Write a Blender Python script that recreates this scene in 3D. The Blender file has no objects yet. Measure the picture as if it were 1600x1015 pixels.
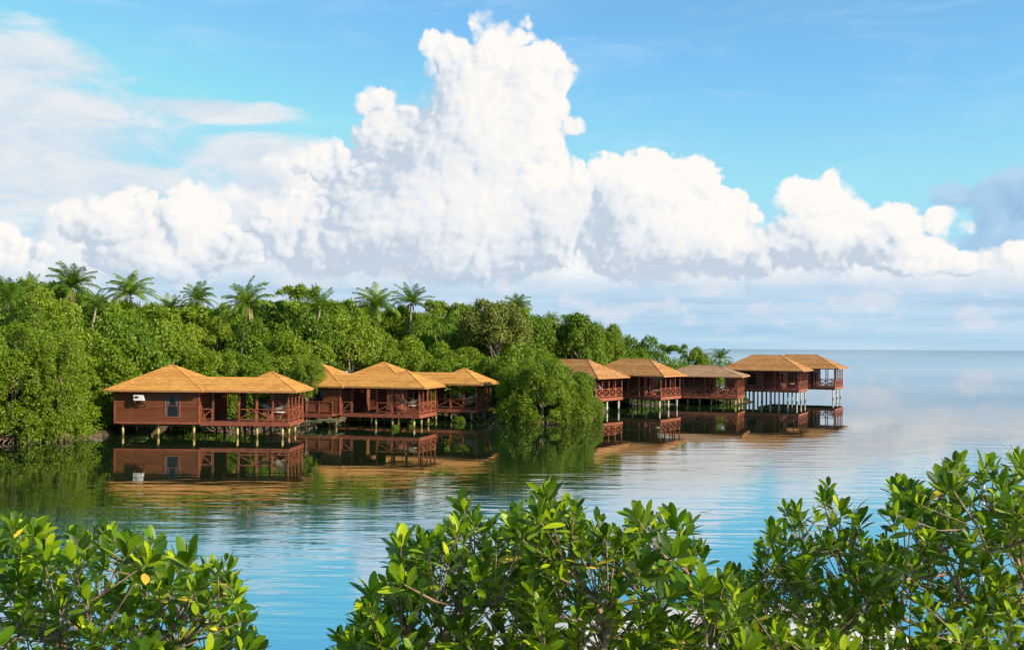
import bpy, math, random
import numpy as np
from mathutils import Vector, Matrix
PI = math.pi
scene = bpy.context.scene
COL = scene.collection

# ---------------------------------------------------------------- camera model
FPX, CAMH, ROLL = 1555.0, 7.0, 0.0062
CX, CY = 800.0, 542.4

def ray(px, py):
    a, b = px - CX, CY - py
    c, s = math.cos(ROLL), math.sin(ROLL)
    return (a * c - b * s) / FPX, (a * s + b * c) / FPX      # u (x per y), v (z per y)

def at_depth(px, py, Y):
    u, v = ray(px, py)
    return Vector((u * Y, Y, CAMH + v * Y))

def on_water(px, py, z=0.0):
    u, v = ray(px, py)
    Y = (z - CAMH) / v
    return Vector((u * Y, Y, z))

cam_data = bpy.data.cameras.new("camera")
cam = bpy.data.objects.new("camera", cam_data)
COL.objects.link(cam)
cam_data.sensor_width = 36.0
cam_data.lens = 36.0 * FPX / 1600.0
cam_data.shift_y = (CY - 507.5) / 1600.0
cam_data.clip_start = 0.05
cam_data.clip_end = 60000.0
c_, s_ = math.cos(ROLL), math.sin(ROLL)
cam.matrix_world = Matrix(((c_, -s_, 0, 0), (0, 0, -1, 0), (s_, c_, 0, CAMH), (0, 0, 0, 1)))
scene.camera = cam

scene.view_settings.view_transform = 'Standard'
scene.view_settings.look = 'None'
scene.view_settings.exposure = 0.69
scene.view_settings.gamma = 1.0
scene.cycles.use_adaptive_sampling = True
scene.cycles.adaptive_threshold = 0.02
scene.cycles.adaptive_min_samples = 8
scene.cycles.max_bounces = 6
scene.cycles.diffuse_bounces = 3
scene.cycles.glossy_bounces = 3
scene.cycles.transmission_bounces = 4
scene.cycles.transparent_max_bounces = 6
scene.cycles.caustics_reflective = False
scene.cycles.caustics_refractive = False
scene.cycles.sample_clamp_indirect = 6.0

# ---------------------------------------------------------------- tags
def tag(o, label=None, cat=None, group=None, kind=None):
    if label: o['label'] = label
    if cat: o['category'] = cat
    if group: o['group'] = group
    if kind: o['kind'] = kind
    return o

def empty(name, loc, rz=0.0):
    o = bpy.data.objects.new(name, None)
    o.location = loc; o.rotation_euler = (0, 0, rz)
    o.empty_display_size = 0.3
    COL.objects.link(o)
    return o

# ---------------------------------------------------------------- mesh builder
class MB:
    def __init__(s): s.v = []; s.f = []
    def add(s, vs, fs):
        n = len(s.v); s.v.extend([tuple(v) for v in vs]); s.f.extend([tuple(i + n for i in f) for f in fs]); return s
    def box(s, x0, x1, y0, y1, z0, z1):
        return s.add([(x0,y0,z0),(x1,y0,z0),(x1,y1,z0),(x0,y1,z0),(x0,y0,z1),(x1,y0,z1),(x1,y1,z1),(x0,y1,z1)],
              [(0,3,2,1),(4,5,6,7),(0,1,5,4),(1,2,6,5),(2,3,7,6),(3,0,4,7)])
    def bar(s, a, b, w, h=None):
        a, b = Vector(a), Vector(b); h = h or w
        d = (b - a).normalized(); up = Vector((0,0,1)) if abs(d.z) < 0.95 else Vector((0,1,0))
        r = d.cross(up).normalized(); u = r.cross(d).normalized()
        vs = []
        for p in (a, b):
            for i, j in ((-1,-1),(1,-1),(1,1),(-1,1)):
                vs.append(p + r * (i * w / 2) + u * (j * h / 2))
        return s.add(vs, [(3,2,1,0),(4,5,6,7),(0,1,5,4),(1,2,6,5),(2,3,7,6),(3,0,4,7)])
    def tube(s, pts, rad, n=6, cap=True):
        pts = [Vector(p) for p in pts]; m = len(pts)
        if not hasattr(rad, '__len__'): rad = [rad] * m
        vs = []; ref = None
        for i, p in enumerate(pts):
            d = (pts[min(i+1, m-1)] - pts[max(i-1, 0)])
            if d.length < 1e-7: d = Vector((0,0,1))
            d.normalize()
            if ref is None: ref = Vector((1,0,0)) if abs(d.x) < 0.8 else Vector((0,1,0))
            r = (ref - d * ref.dot(d))
            if r.length < 1e-4: r = Vector((0,1,0)) - d * d.y
            r.normalize(); u = d.cross(r); ref = r
            for k in range(n):
                a = 2 * PI * k / n
                vs.append(p + r * (math.cos(a) * rad[i]) + u * (math.sin(a) * rad[i]))
        fs = []
        for i in range(m - 1):
            for k in range(n):
                k2 = (k + 1) % n
                fs.append((i*n+k, i*n+k2, (i+1)*n+k2, (i+1)*n+k))
        if cap:
            fs.append(tuple(range(n-1, -1, -1))); fs.append(tuple((m-1)*n + k for k in range(n)))
        return s.add(vs, fs)
    def build(s, name, mat, parent=None, smooth=False):
        me = bpy.data.meshes.new(name)
        me.from_pydata(s.v, [], s.f); me.update()
        if smooth: me.polygons.foreach_set('use_smooth', [True] * len(me.polygons))
        if mat: me.materials.append(mat)
        o = bpy.data.objects.new(name, me); COL.objects.link(o)
        if parent is not None: o.parent = parent
        return o

def mesh_np(name, V, F, mat, smooth=False):
    me = bpy.data.meshes.new(name)
    V = np.asarray(V, dtype=np.float32); F = np.asarray(F, dtype=np.int32)
    k = F.shape[1]
    me.vertices.add(len(V)); me.vertices.foreach_set('co', V.ravel())
    me.loops.add(F.size); me.loops.foreach_set('vertex_index', F.ravel())
    me.polygons.add(len(F)); me.polygons.foreach_set('loop_start', np.arange(0, F.size, k, dtype=np.int32))
    me.update(calc_edges=True)
    if smooth: me.polygons.foreach_set('use_smooth', np.ones(len(F), dtype=bool))
    if mat: me.materials.append(mat)
    return me

def link(name, me, parent=None):
    o = bpy.data.objects.new(name, me); COL.objects.link(o)
    if parent is not None: o.parent = parent
    return o

# ---------------------------------------------------------------- node expression helper
class G:
    def __init__(s, tree): s.t = tree; s.n = tree.nodes; s.l = tree.links
    def node(s, typ, **kw):
        nd = s.n.new(typ)
        for k, v in kw.items(): setattr(nd, k, v)
        return nd
    def put(s, sock, val):
        if isinstance(val, bpy.types.NodeSocket): s.l.new(val, sock)
        elif val is not None: sock.default_value = val
    def m(s, op, a, b=None, c=None, clamp=False):
        nd = s.n.new('ShaderNodeMath'); nd.operation = op; nd.use_clamp = clamp
        s.put(nd.inputs[0], a)
        if b is not None: s.put(nd.inputs[1], b)
        if c is not None: s.put(nd.inputs[2], c)
        return nd.outputs[0]
    def vm(s, op, a, b=None, sc=None):
        nd = s.n.new('ShaderNodeVectorMath'); nd.operation = op
        s.put(nd.inputs[0], a)
        if b is not None: s.put(nd.inputs[1], b)
        if sc is not None: s.put(nd.inputs['Scale'], sc)
        return nd.outputs['Value'] if op in ('LENGTH', 'DOT_PRODUCT', 'DISTANCE') else nd.outputs[0]
    def xyz(s, x, y, z):
        nd = s.n.new('ShaderNodeCombineXYZ'); s.put(nd.inputs[0], x); s.put(nd.inputs[1], y); s.put(nd.inputs[2], z)
        return nd.outputs[0]
    def sep(s, v):
        nd = s.n.new('ShaderNodeSeparateXYZ'); s.put(nd.inputs[0], v); return nd.outputs
    def mr(s, v, a, b, c=0.0, d=1.0, smooth=True):
        nd = s.n.new('ShaderNodeMapRange'); nd.interpolation_type = 'SMOOTHSTEP' if smooth else 'LINEAR'
        nd.clamp = True
        s.put(nd.inputs[0], v); s.put(nd.inputs[1], a); s.put(nd.inputs[2], b); s.put(nd.inputs[3], c); s.put(nd.inputs[4], d)
        return nd.outputs[0]
    def mix(s, f, a, b, blend='MIX'):
        nd = s.n.new('ShaderNodeMix'); nd.data_type = 'RGBA'; nd.blend_type = blend
        s.put(nd.inputs[0], f)
        for k, v in ((6, a), (7, b)):
            if isinstance(v, (tuple, list)) and len(v) == 3: v = (*v, 1)
            s.put(nd.inputs[k], v)
        return nd.outputs[2]
    def noise(s, vec, scale, detail=3, rough=0.5, dist=0.0, dim='3D', col=False):
        nd = s.n.new('ShaderNodeTexNoise'); nd.noise_dimensions = dim
        s.put(nd.inputs['Vector'], vec); s.put(nd.inputs['Scale'], scale)
        nd.inputs['Detail'].default_value = detail; nd.inputs['Roughness'].default_value = rough
        nd.inputs['Distortion'].default_value = dist
        return nd.outputs['Color' if col else 'Fac']
    def vor(s, vec, scale, detail=0, rough=0.5, lac=2.0, feat='F1', dim='2D', smooth=0.3):
        nd = s.n.new('ShaderNodeTexVoronoi'); nd.voronoi_dimensions = dim; nd.feature = feat; nd.normalize = True
        s.put(nd.inputs['Vector'], vec); s.put(nd.inputs['Scale'], scale)
        nd.inputs['Detail'].default_value = detail; nd.inputs['Roughness'].default_value = rough
        nd.inputs['Lacunarity'].default_value = lac
        if feat == 'SMOOTH_F1': nd.inputs['Smoothness'].default_value = smooth
        return nd.outputs['Distance']
    def ramp(s, f, stops, interp='LINEAR'):
        nd = s.n.new('ShaderNodeValToRGB'); nd.color_ramp.interpolation = interp
        el = nd.color_ramp.elements
        while len(el) < len(stops): el.new(0.5)
        for e, (p, c) in zip(el, stops): e.position = p; e.color = (*c, 1) if len(c) == 3 else c
        s.put(nd.inputs[0], f); return nd.outputs[0]
# ---------------------------------------------------------------- materials
def new_mat(name):
    m = bpy.data.materials.new(name); m.use_nodes = True
    m.node_tree.nodes.clear(); g = G(m.node_tree)
    out = g.node('ShaderNodeOutputMaterial')
    return m, g, out

def principled(g, out, base, rough=0.6, spec=0.4, normal=None):
    p = g.node('ShaderNodeBsdfPrincipled')
    if isinstance(base, (tuple, list)) and len(base) == 3: base = (*base, 1)
    g.put(p.inputs['Base Color'], base); g.put(p.inputs['Roughness'], rough)
    g.put(p.inputs['Specular IOR Level'], spec)
    if normal is not None: g.put(p.inputs['Normal'], normal)
    g.l.new(p.outputs[0], out.inputs[0]); return p

def bump(g, h, strength=0.5, dist=0.02):
    nd = g.node('ShaderNodeBump'); nd.inputs['Strength'].default_value = strength
    nd.inputs['Distance'].default_value = dist; g.put(nd.inputs['Height'], h); return nd.outputs[0]

def wood(name, c0, c1, plank=0.17, rough=0.65, axis=2):
    m, g, out = new_mat(name)
    P = g.node('ShaderNodeTexCoord').outputs['Object']
    xs = g.sep(P)
    z = g.m('DIVIDE', xs[axis], plank)
    row = g.m('FLOOR', z); fr = g.m('FRACT', z)
    wn = g.node('ShaderNodeTexWhiteNoise'); wn.noise_dimensions = '1D'; g.put(wn.inputs['W'], row)
    st = g.noise(g.vm('MULTIPLY', P, (1.5, 1.5, 14)), 3.0, 4, 0.6)
    blot = g.noise(P, 0.9, 3, 0.6)
    f = g.m('ADD', g.m('MULTIPLY', st, 0.5), g.m('MULTIPLY', wn.outputs[0], 0.3))
    f = g.m('ADD', f, g.m('MULTIPLY', blot, 0.35))
    col = g.mix(g.mr(f, 0.35, 0.85), c0, c1)
    fade = g.noise(g.vm('MULTIPLY', P, (3.0, 3.0, 0.7)), 1.3, 5, 0.65)
    col = g.mix(g.mr(fade, 0.55, 0.78, 0.0, 0.40), col, tuple(0.05 + v * 1.0 for v in c1))
    gap = g.m('MULTIPLY', g.mr(fr, 0.0, 0.13, 1.0, 0.0), 0.75)
    col = g.mix(gap, col, tuple(v * 0.25 for v in c0))
    oi = g.node('ShaderNodeObjectInfo')
    col = g.vm('SCALE', col, sc=g.m('MULTIPLY_ADD', oi.outputs['Random'], 0.34, 0.80))
    h = g.m('MULTIPLY', fr, -1.0)
    principled(g, out, col, rough, 0.35, bump(g, h, 0.5, 0.02))
    return m

def plain(name, c0, c1, scale=3.0, rough=0.6, spec=0.4, bs=0.0, thr=(0.3, 0.7)):
    m, g, out = new_mat(name)
    P = g.node('ShaderNodeTexCoord').outputs['Object']
    n = g.noise(P, scale, 5, 0.6)
    col = g.mix(g.mr(n, *thr), c0, c1)
    oi = g.node('ShaderNodeObjectInfo')
    col = g.vm('SCALE', col, sc=g.m('MULTIPLY_ADD', oi.outputs['Random'], 0.30, 0.82))
    principled(g, out, col, rough, spec, bump(g, n, bs, 0.03) if bs else None)
    return m

def roof_mat(name, c0, c1):
    m, g, out = new_mat(name)
    P = g.node('ShaderNodeTexCoord').outputs['Object']
    x, y, z = g.sep(P)
    zz = g.m('ADD', g.m('DIVIDE', z, 0.12), g.m('MULTIPLY', g.noise(P, 1.2, 2, 0.5), 0.7))
    row = g.m('FLOOR', zz); fr = g.m('FRACT', zz)
    wn = g.node('ShaderNodeTexWhiteNoise'); wn.noise_dimensions = '2D'
    colx = g.m('FLOOR', g.m('MULTIPLY', g.m('ADD', x, y), 3.3))
    g.put(wn.inputs['Vector'], g.xyz(colx, row, 0.0))
    wn2 = g.node('ShaderNodeTexWhiteNoise'); wn2.noise_dimensions = '1D'; g.put(wn2.inputs['W'], row)
    blot = g.noise(P, 0.7, 4, 0.65); fine = g.noise(g.vm('MULTIPLY', P, (1, 1, 5)), 6.0, 3, 0.6)
    f = g.m('ADD', g.m('MULTIPLY', wn.outputs[0], 0.25), g.m('MULTIPLY', wn2.outputs[0], 0.3))
    f = g.m('ADD', f, g.m('MULTIPLY', blot, 0.45)); f = g.m('ADD', f, g.m('MULTIPLY', fine, 0.2))
    col = g.mix(g.mr(f, 0.3, 0.85), c0, c1)
    col = g.mix(g.m('MULTIPLY', g.mr(fr, 0.0, 0.25, 1.0, 0.0), 0.6), col, tuple(v * 0.45 for v in c0))
    stn = g.noise(g.vm('MULTIPLY', P, (1, 1, 0.6)), 1.7, 5, 0.7)
    col = g.mix(g.mr(stn, 0.56, 0.74, 0.0, 0.42), col, tuple(v * 0.42 for v in c0))
    col = g.mix(g.mr(stn, 0.24, 0.40, 0.30, 0.0), col, tuple(v * 1.15 + 0.05 for v in c1))
    principled(g, out, col, 0.85, 0.15, bump(g, g.m('MULTIPLY', fr, -1.0), 0.6, 0.02))
    return m

def leaf_mat(name, stops, rough=0.5, trans=0.3, tcol=(0.30, 0.50, 0.05), vein=False, objvar=0.25, big=0.0, spec=0.35, spots=False):
    m, g, out = new_mat(name)
    geo = g.node('ShaderNodeNewGeometry'); oi = g.node('ShaderNodeObjectInfo')
    r = geo.outputs['Random Per Island']
    f = g.m('ADD', g.m('MULTIPLY', r, 1.0 - objvar - big), g.m('MULTIPLY', oi.outputs['Random'], objvar))
    if big:
        n = g.noise(g.node('ShaderNodeTexCoord').outputs['Object'], 5.0, 3, 0.6)
        f = g.m('ADD', f, g.m('MULTIPLY', g.mr(n, 0.3, 0.7), big))
    col = g.ramp(f, stops)
    if spots:
        PO = g.node('ShaderNodeTexCoord').outputs['Object']
        sp = g.noise(PO, 95.0, 2, 0.5); br = g.noise(PO, 14.0, 2, 0.5)
        col = g.mix(g.m('MULTIPLY', g.mr(sp, 0.64, 0.70), 0.7), col, (0.16, 0.11, 0.02))
        col = g.mix(g.mr(br, 0.60, 0.75, 0.0, 0.35), col, (0.30, 0.30, 0.03))
    p = g.node('ShaderNodeBsdfPrincipled')
    g.put(p.inputs['Base Color'], col); p.inputs['Roughness'].default_value = rough
    p.inputs['Specular IOR Level'].default_value = spec
    t = g.node('ShaderNodeBsdfTranslucent')
    g.put(t.inputs[0], g.mix(0.5, g.vm('SCALE', col, sc=1.6), (*tcol, 1)))
    mx = g.node('ShaderNodeMixShader'); mx.inputs[0].default_value = trans
    g.l.new(p.outputs[0], mx.inputs[1]); g.l.new(t.outputs[0], mx.inputs[2])
    g.l.new(mx.outputs[0], out.inputs[0])
    return m

M = {}
M['wall'] = wood('red_plank_wall', (0.120, 0.032, 0.011), (0.200, 0.060, 0.020), 0.17)
M['wall_b'] = wood('dark_plank_wall', (0.10, 0.022, 0.013), (0.19, 0.045, 0.026), 0.17)
M['trim'] = plain('red_stained_timber', (0.20, 0.050, 0.024), (0.33, 0.092, 0.042), 2.5, 0.6)
M['deck'] = wood('deck_boards', (0.17, 0.05, 0.028), (0.28, 0.09, 0.045), 0.14, axis=0)
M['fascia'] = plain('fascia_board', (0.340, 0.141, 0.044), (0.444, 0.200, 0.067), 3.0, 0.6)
M['roof'] = roof_mat('orange_shingle', (0.410, 0.170, 0.036), (0.585, 0.288, 0.072))
M['roof_b'] = roof_mat('brown_orange_shingle', (0.314, 0.134, 0.043), (0.463, 0.228, 0.080))
M['roof_c'] = roof_mat('weathered_shingle', (0.266, 0.141, 0.074), (0.385, 0.229, 0.126))
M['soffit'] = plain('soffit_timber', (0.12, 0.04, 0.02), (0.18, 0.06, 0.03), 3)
M['bamboo'] = plain('yellow_stilt', (0.400, 0.272, 0.080), (0.576, 0.432, 0.176), 4, 0.6)
M['white_stilt'] = plain('pale_concrete_stilt', (0.496, 0.480, 0.432), (0.656, 0.640, 0.600), 3, 0.7)
def stilt_mat(name, c0, c1, foot):
    m, g, out = new_mat(name)
    P = g.node('ShaderNodeNewGeometry').outputs['Position']; z = g.sep(P)[2]
    n = g.noise(g.vm('MULTIPLY', P, (1, 1, 0.4)), 6.0, 4, 0.6)
    col = g.mix(g.mr(n, 0.35, 0.65), c0, c1)
    h = g.m('ADD', z, g.m('MULTIPLY', g.m('SUBTRACT', n, 0.5), 0.35))
    col = g.mix(g.mr(h, 0.12, 0.34, 0.9, 0.0), col, foot)
    principled(g, out, col, 0.7, 0.3); return m
M['bamboo'] = stilt_mat('yellow_stilt', (0.36, 0.24, 0.07), (0.58, 0.43, 0.17), (0.06, 0.045, 0.02))
M['white_stilt'] = stilt_mat('pale_concrete_stilt', (0.44, 0.42, 0.37), (0.66, 0.64, 0.60), (0.07, 0.065, 0.04))
M['dark_post'] = plain('dark_or_shaded_timber', (0.07, 0.03, 0.018), (0.14, 0.06, 0.03), 3, 0.7)  # dark timber parts, and stilts whose shade is put into their colour
M['white'] = plain('white_enamel', (0.576, 0.568, 0.528), (0.656, 0.648, 0.624), 6, 0.4)
M['grille'] = plain('grey_grille', (0.08, 0.08, 0.08), (0.16, 0.16, 0.15), 30, 0.5)
M['cloth'] = plain('off_white_cloth', (0.496, 0.464, 0.400), (0.624, 0.600, 0.544), 5, 0.8)
M['curtain'] = plain('grey_curtain', (0.05, 0.052, 0.055), (0.10, 0.10, 0.10), 5, 0.8)
M['bark'] = plain('grey_bark', (0.16, 0.11, 0.075), (0.34, 0.26, 0.19), 8, 0.85, 0.2, 0.4)
M['twig'] = plain('brown_twig', (0.10, 0.055, 0.03), (0.34, 0.23, 0.14), 14, 0.75, 0.3, 0.4)
M['palm_bark'] = plain('palm_bark', (0.24, 0.19, 0.14), (0.40, 0.34, 0.26), 6, 0.85, 0.2, 0.3)
M['root'] = plain('pink_grey_root', (0.15, 0.09, 0.065), (0.34, 0.22, 0.17), 5, 0.85)
M['sand'] = plain('pale_sand', (0.459, 0.414, 0.385), (0.592, 0.548, 0.518), 1.5, 0.9, 0.1, 0.2)
M['mud'] = plain('dark_shore_mud', (0.055, 0.040, 0.024), (0.15, 0.11, 0.06), 0.8, 0.95, 0.1, 0.4)
m, g, out = new_mat('window_glass')
pr = principled(g, out, (0.012, 0.014, 0.016), 0.12, 0.25); M['glass'] = m

FG = [(0.0, (0.012, 0.040, 0.003)), (0.40, (0.034, 0.090, 0.004)), (0.66, (0.100, 0.190, 0.005)), (0.85, (0.27, 0.37, 0.006)), (1.0, (0.46, 0.52, 0.010))]
M['leaf_fg'] = leaf_mat('glossy_mangrove_leaf', FG, 0.40, 0.34, (0.50, 0.66, 0.01), objvar=0.05, spec=0.22, spots=True)
M['leaf_yellow'] = leaf_mat('yellow_leaf', [(0.0, (0.55, 0.38, 0.02)), (0.6, (0.75, 0.55, 0.05)), (1.0, (0.72, 0.25, 0.04))], 0.45, 0.3, (0.8, 0.6, 0.05))
def cs(*c): return [(i / (len(c) - 1), v) for i, v in enumerate(c)]
M['leaf_green'] = leaf_mat('mangrove_canopy', cs((0.095, 0.160, 0.005), (0.135, 0.205, 0.006), (0.175, 0.250, 0.007), (0.230, 0.300, 0.010)), 0.5, 0.3, (0.181, 0.336, 0.012), big=0.3)
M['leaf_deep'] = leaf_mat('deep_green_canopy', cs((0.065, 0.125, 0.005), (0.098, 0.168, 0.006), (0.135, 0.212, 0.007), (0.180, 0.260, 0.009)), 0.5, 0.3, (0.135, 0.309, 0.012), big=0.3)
M['leaf_lime'] = leaf_mat('lime_canopy', cs((0.089, 0.148, 0.007), (0.163, 0.237, 0.010), (0.237, 0.311, 0.015), (0.333, 0.370, 0.037)), 0.5, 0.3, (0.296, 0.370, 0.022), big=0.3)
M['leaf_olive'] = leaf_mat('olive_canopy', cs((0.10, 0.13, 0.016), (0.16, 0.19, 0.022), (0.22, 0.24, 0.035), (0.29, 0.28, 0.06)), 0.6, 0.25, (0.222, 0.222, 0.059), big=0.3)
M['leaf_grey'] = leaf_mat('grey_green_scrub', cs((0.074, 0.096, 0.044), (0.148, 0.170, 0.074), (0.252, 0.252, 0.141), (0.355, 0.326, 0.222)), 0.7, 0.2, (0.222, 0.259, 0.074), big=0.2)
M['palm'] = leaf_mat('palm_frond', cs((0.044, 0.104, 0.007), (0.089, 0.170, 0.009), (0.163, 0.244, 0.015), (0.266, 0.326, 0.037)), 0.4, 0.25, (0.185, 0.311, 0.030), objvar=0.3)
M['palm_dry'] = leaf_mat('dry_frond', cs((0.24, 0.17, 0.07), (0.38, 0.30, 0.12)), 0.6, 0.2, (0.4, 0.3, 0.1))

# water
def water_mat():
    m, g, out = new_mat('sea_water')
    P = g.node('ShaderNodeNewGeometry').outputs['Position']
    x, y, z = g.sep(P)
    # wind patches: rippled open water, glassy lee beside the huts
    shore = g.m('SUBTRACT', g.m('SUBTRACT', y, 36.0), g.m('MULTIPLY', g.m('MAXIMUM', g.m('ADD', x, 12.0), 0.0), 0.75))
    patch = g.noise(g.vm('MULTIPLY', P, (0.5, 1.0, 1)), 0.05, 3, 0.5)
    lee = g.mr(g.m('ADD', shore, g.m('MULTIPLY', g.m('SUBTRACT', patch, 0.5), 16.0)), 2.0, 24.0, 1.0, 0.07)
    far = g.mr(y, 60.0, 700.0, 1.0, 0.5)
    near = g.mr(y, 12.0, 36.0, 0.55, 1.0)
    wx = g.vm('MULTIPLY', P, (0.42, 1.0, 1.0))
    w1 = g.noise(g.vm('MULTIPLY', P, (0.20, 1.0, 1)), 1.15, 2, 0.5, 0.3)
    w2 = g.noise(g.vm('MULTIPLY', P, (0.30, 1.0, 1)), 3.1, 2, 0.5, 0.2)
    w3 = g.noise(wx, 0.28, 2, 0.5)
    w4 = g.noise(g.vm('MULTIPLY', P, (0.5, 1.0, 1)), 8.0, 2, 0.5)
    h = g.m('ADD', g.m('MULTIPLY', w1, 0.85), g.m('MULTIPLY', w2, 0.13))
    h = g.m('ADD', h, g.m('MULTIPLY', w3, 0.90))
    h = g.m('ADD', h, g.m('MULTIPLY', w4, 0.012))
    amp = g.m('MULTIPLY', g.m('MULTIPLY', lee, near), far)
    h = g.m('MULTIPLY', h, amp)
    n = bump(g, h, 1.0, 0.030)
    # body colour: blue; murky dark green by mangroves also paints in the forest's reflection
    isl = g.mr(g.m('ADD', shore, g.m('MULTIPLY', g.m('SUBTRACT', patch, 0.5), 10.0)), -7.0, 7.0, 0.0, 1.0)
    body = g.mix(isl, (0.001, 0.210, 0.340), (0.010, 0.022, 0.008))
    dif = g.node('ShaderNodeBsdfDiffuse'); g.put(dif.inputs[0], body)
    gl = g.node('ShaderNodeBsdfGlossy'); gl.distribution = 'GGX'; gl.inputs['Roughness'].default_value = 0.006
    gl.inputs[0].default_value = (0.97, 0.97, 0.97, 1); g.put(gl.inputs['Normal'], n)
    fr = g.node('ShaderNodeFresnel'); fr.inputs[0].default_value = 3.7; g.put(fr.inputs['Normal'], n)
    mx = g.node('ShaderNodeMixShader'); g.put(mx.inputs[0], g.m('MULTIPLY', g.m('MULTIPLY_ADD', fr.outputs[0], 0.78, 0.22), g.mr(g.m('LOGARITHM', g.m('MAXIMUM', y, 1.0), 10.0), 2.5, 3.6, 1.0, 0.74)))
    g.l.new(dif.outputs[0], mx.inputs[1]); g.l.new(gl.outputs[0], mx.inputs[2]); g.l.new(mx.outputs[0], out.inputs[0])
    return m
M['water'] = water_mat()
# ---------------------------------------------------------------- world: sky and clouds
SUN_AZ, SUN_EL = math.radians(119), math.radians(27)      # azimuth from +Y towards +X
SUN_DIR = Vector((math.sin(SUN_AZ)*math.cos(SUN_EL), math.cos(SUN_AZ)*math.cos(SUN_EL), math.sin(SUN_EL)))

def ang(px, py):
    u, v = ray(px, py)
    return math.atan(u), math.atan2(v, math.sqrt(1 + u*u))

def cloud_group(name, blobs, warp, bill, vscale, seed, k=14.0):
    """height field of a cumulus: a union of domes, each lobed by billows."""
    gt = bpy.data.node_groups.new(name, 'ShaderNodeTree')
    gt.interface.new_socket('P', in_out='INPUT', socket_type='NodeSocketVector')
    gt.interface.new_socket('D', in_out='OUTPUT', socket_type='NodeSocketFloat')
    g = G(gt)
    gi = g.node('NodeGroupInput'); go = g.node('NodeGroupOutput')
    P = gi.outputs[0]
    n1 = g.noise(P, 9.0, 2, 0.5, col=True, dim='2D')
    n2 = g.noise(P, 42.0, 3, 0.55, col=True, dim='2D')
    w = g.vm('ADD', g.vm('SCALE', g.vm('SUBTRACT', n1, (0.5, 0.5, 0.5)), sc=warp),
             g.vm('SCALE', g.vm('SUBTRACT', n2, (0.5, 0.5, 0.5)), sc=warp * 0.28))
    Q = g.vm('ADD', P, w)
    Q = g.vm('MULTIPLY', Q, (1, 1, 0))
    D = None
    for (px, py, rx, ry) in blobs:
        a, e = ang(px, py)
        kx, ky = FPX / (rx * math.cos(a)**2), FPX / (ry * math.cos(a))
        nd = g.node('ShaderNodeVectorMath'); nd.operation = 'MULTIPLY_ADD'
        g.put(nd.inputs[0], Q); g.put(nd.inputs[1], (kx, ky, 0)); g.put(nd.inputs[2], (-a * kx, -e * ky, 0))
        w = (math.sqrt(rx * ry) / 62.0) ** 0.75
        d2 = g.m('MULTIPLY_ADD', g.vm('DOT_PRODUCT', nd.outputs[0], nd.outputs[0]), -w, w)
        D = d2 if D is None else g.m('SMOOTH_MAX', D, d2, 0.14)
    off = g.vm('ADD', Q, (seed, seed * 1.7, 0))
    b1 = g.vor(off, vscale, 0, feat='SMOOTH_F1', smooth=0.25)
    b2 = g.vor(off, vscale * 2.3, 0)
    b3 = g.vor(off, vscale * 5.1, 0)
    b4 = g.noise(off, vscale * 7, 4, 0.6, dim='2D')
    def dome(b, r): return g.m('SUBTRACT', 1.0, g.m('MULTIPLY', g.m('MULTIPLY', b, b), r))
    bl = g.m('ADD', g.m('MULTIPLY', dome(b1, 3.2), 0.44), g.m('MULTIPLY', dome(b2, 3.2), 0.30))
    bl = g.m('ADD', bl, g.m('MULTIPLY', dome(b3, 3.2), 0.24))
    bl = g.m('ADD', bl, g.m('MULTIPLY', g.m('SUBTRACT', b4, 0.5), 0.30))
    bl = g.m('SUBTRACT', bl, 0.60)
    D = g.m('ADD', g.m('MAXIMUM', D, -1.5), g.m('MULTIPLY', bl, bill))
    g.l.new(D, go.inputs[0])
    return gt

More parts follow.
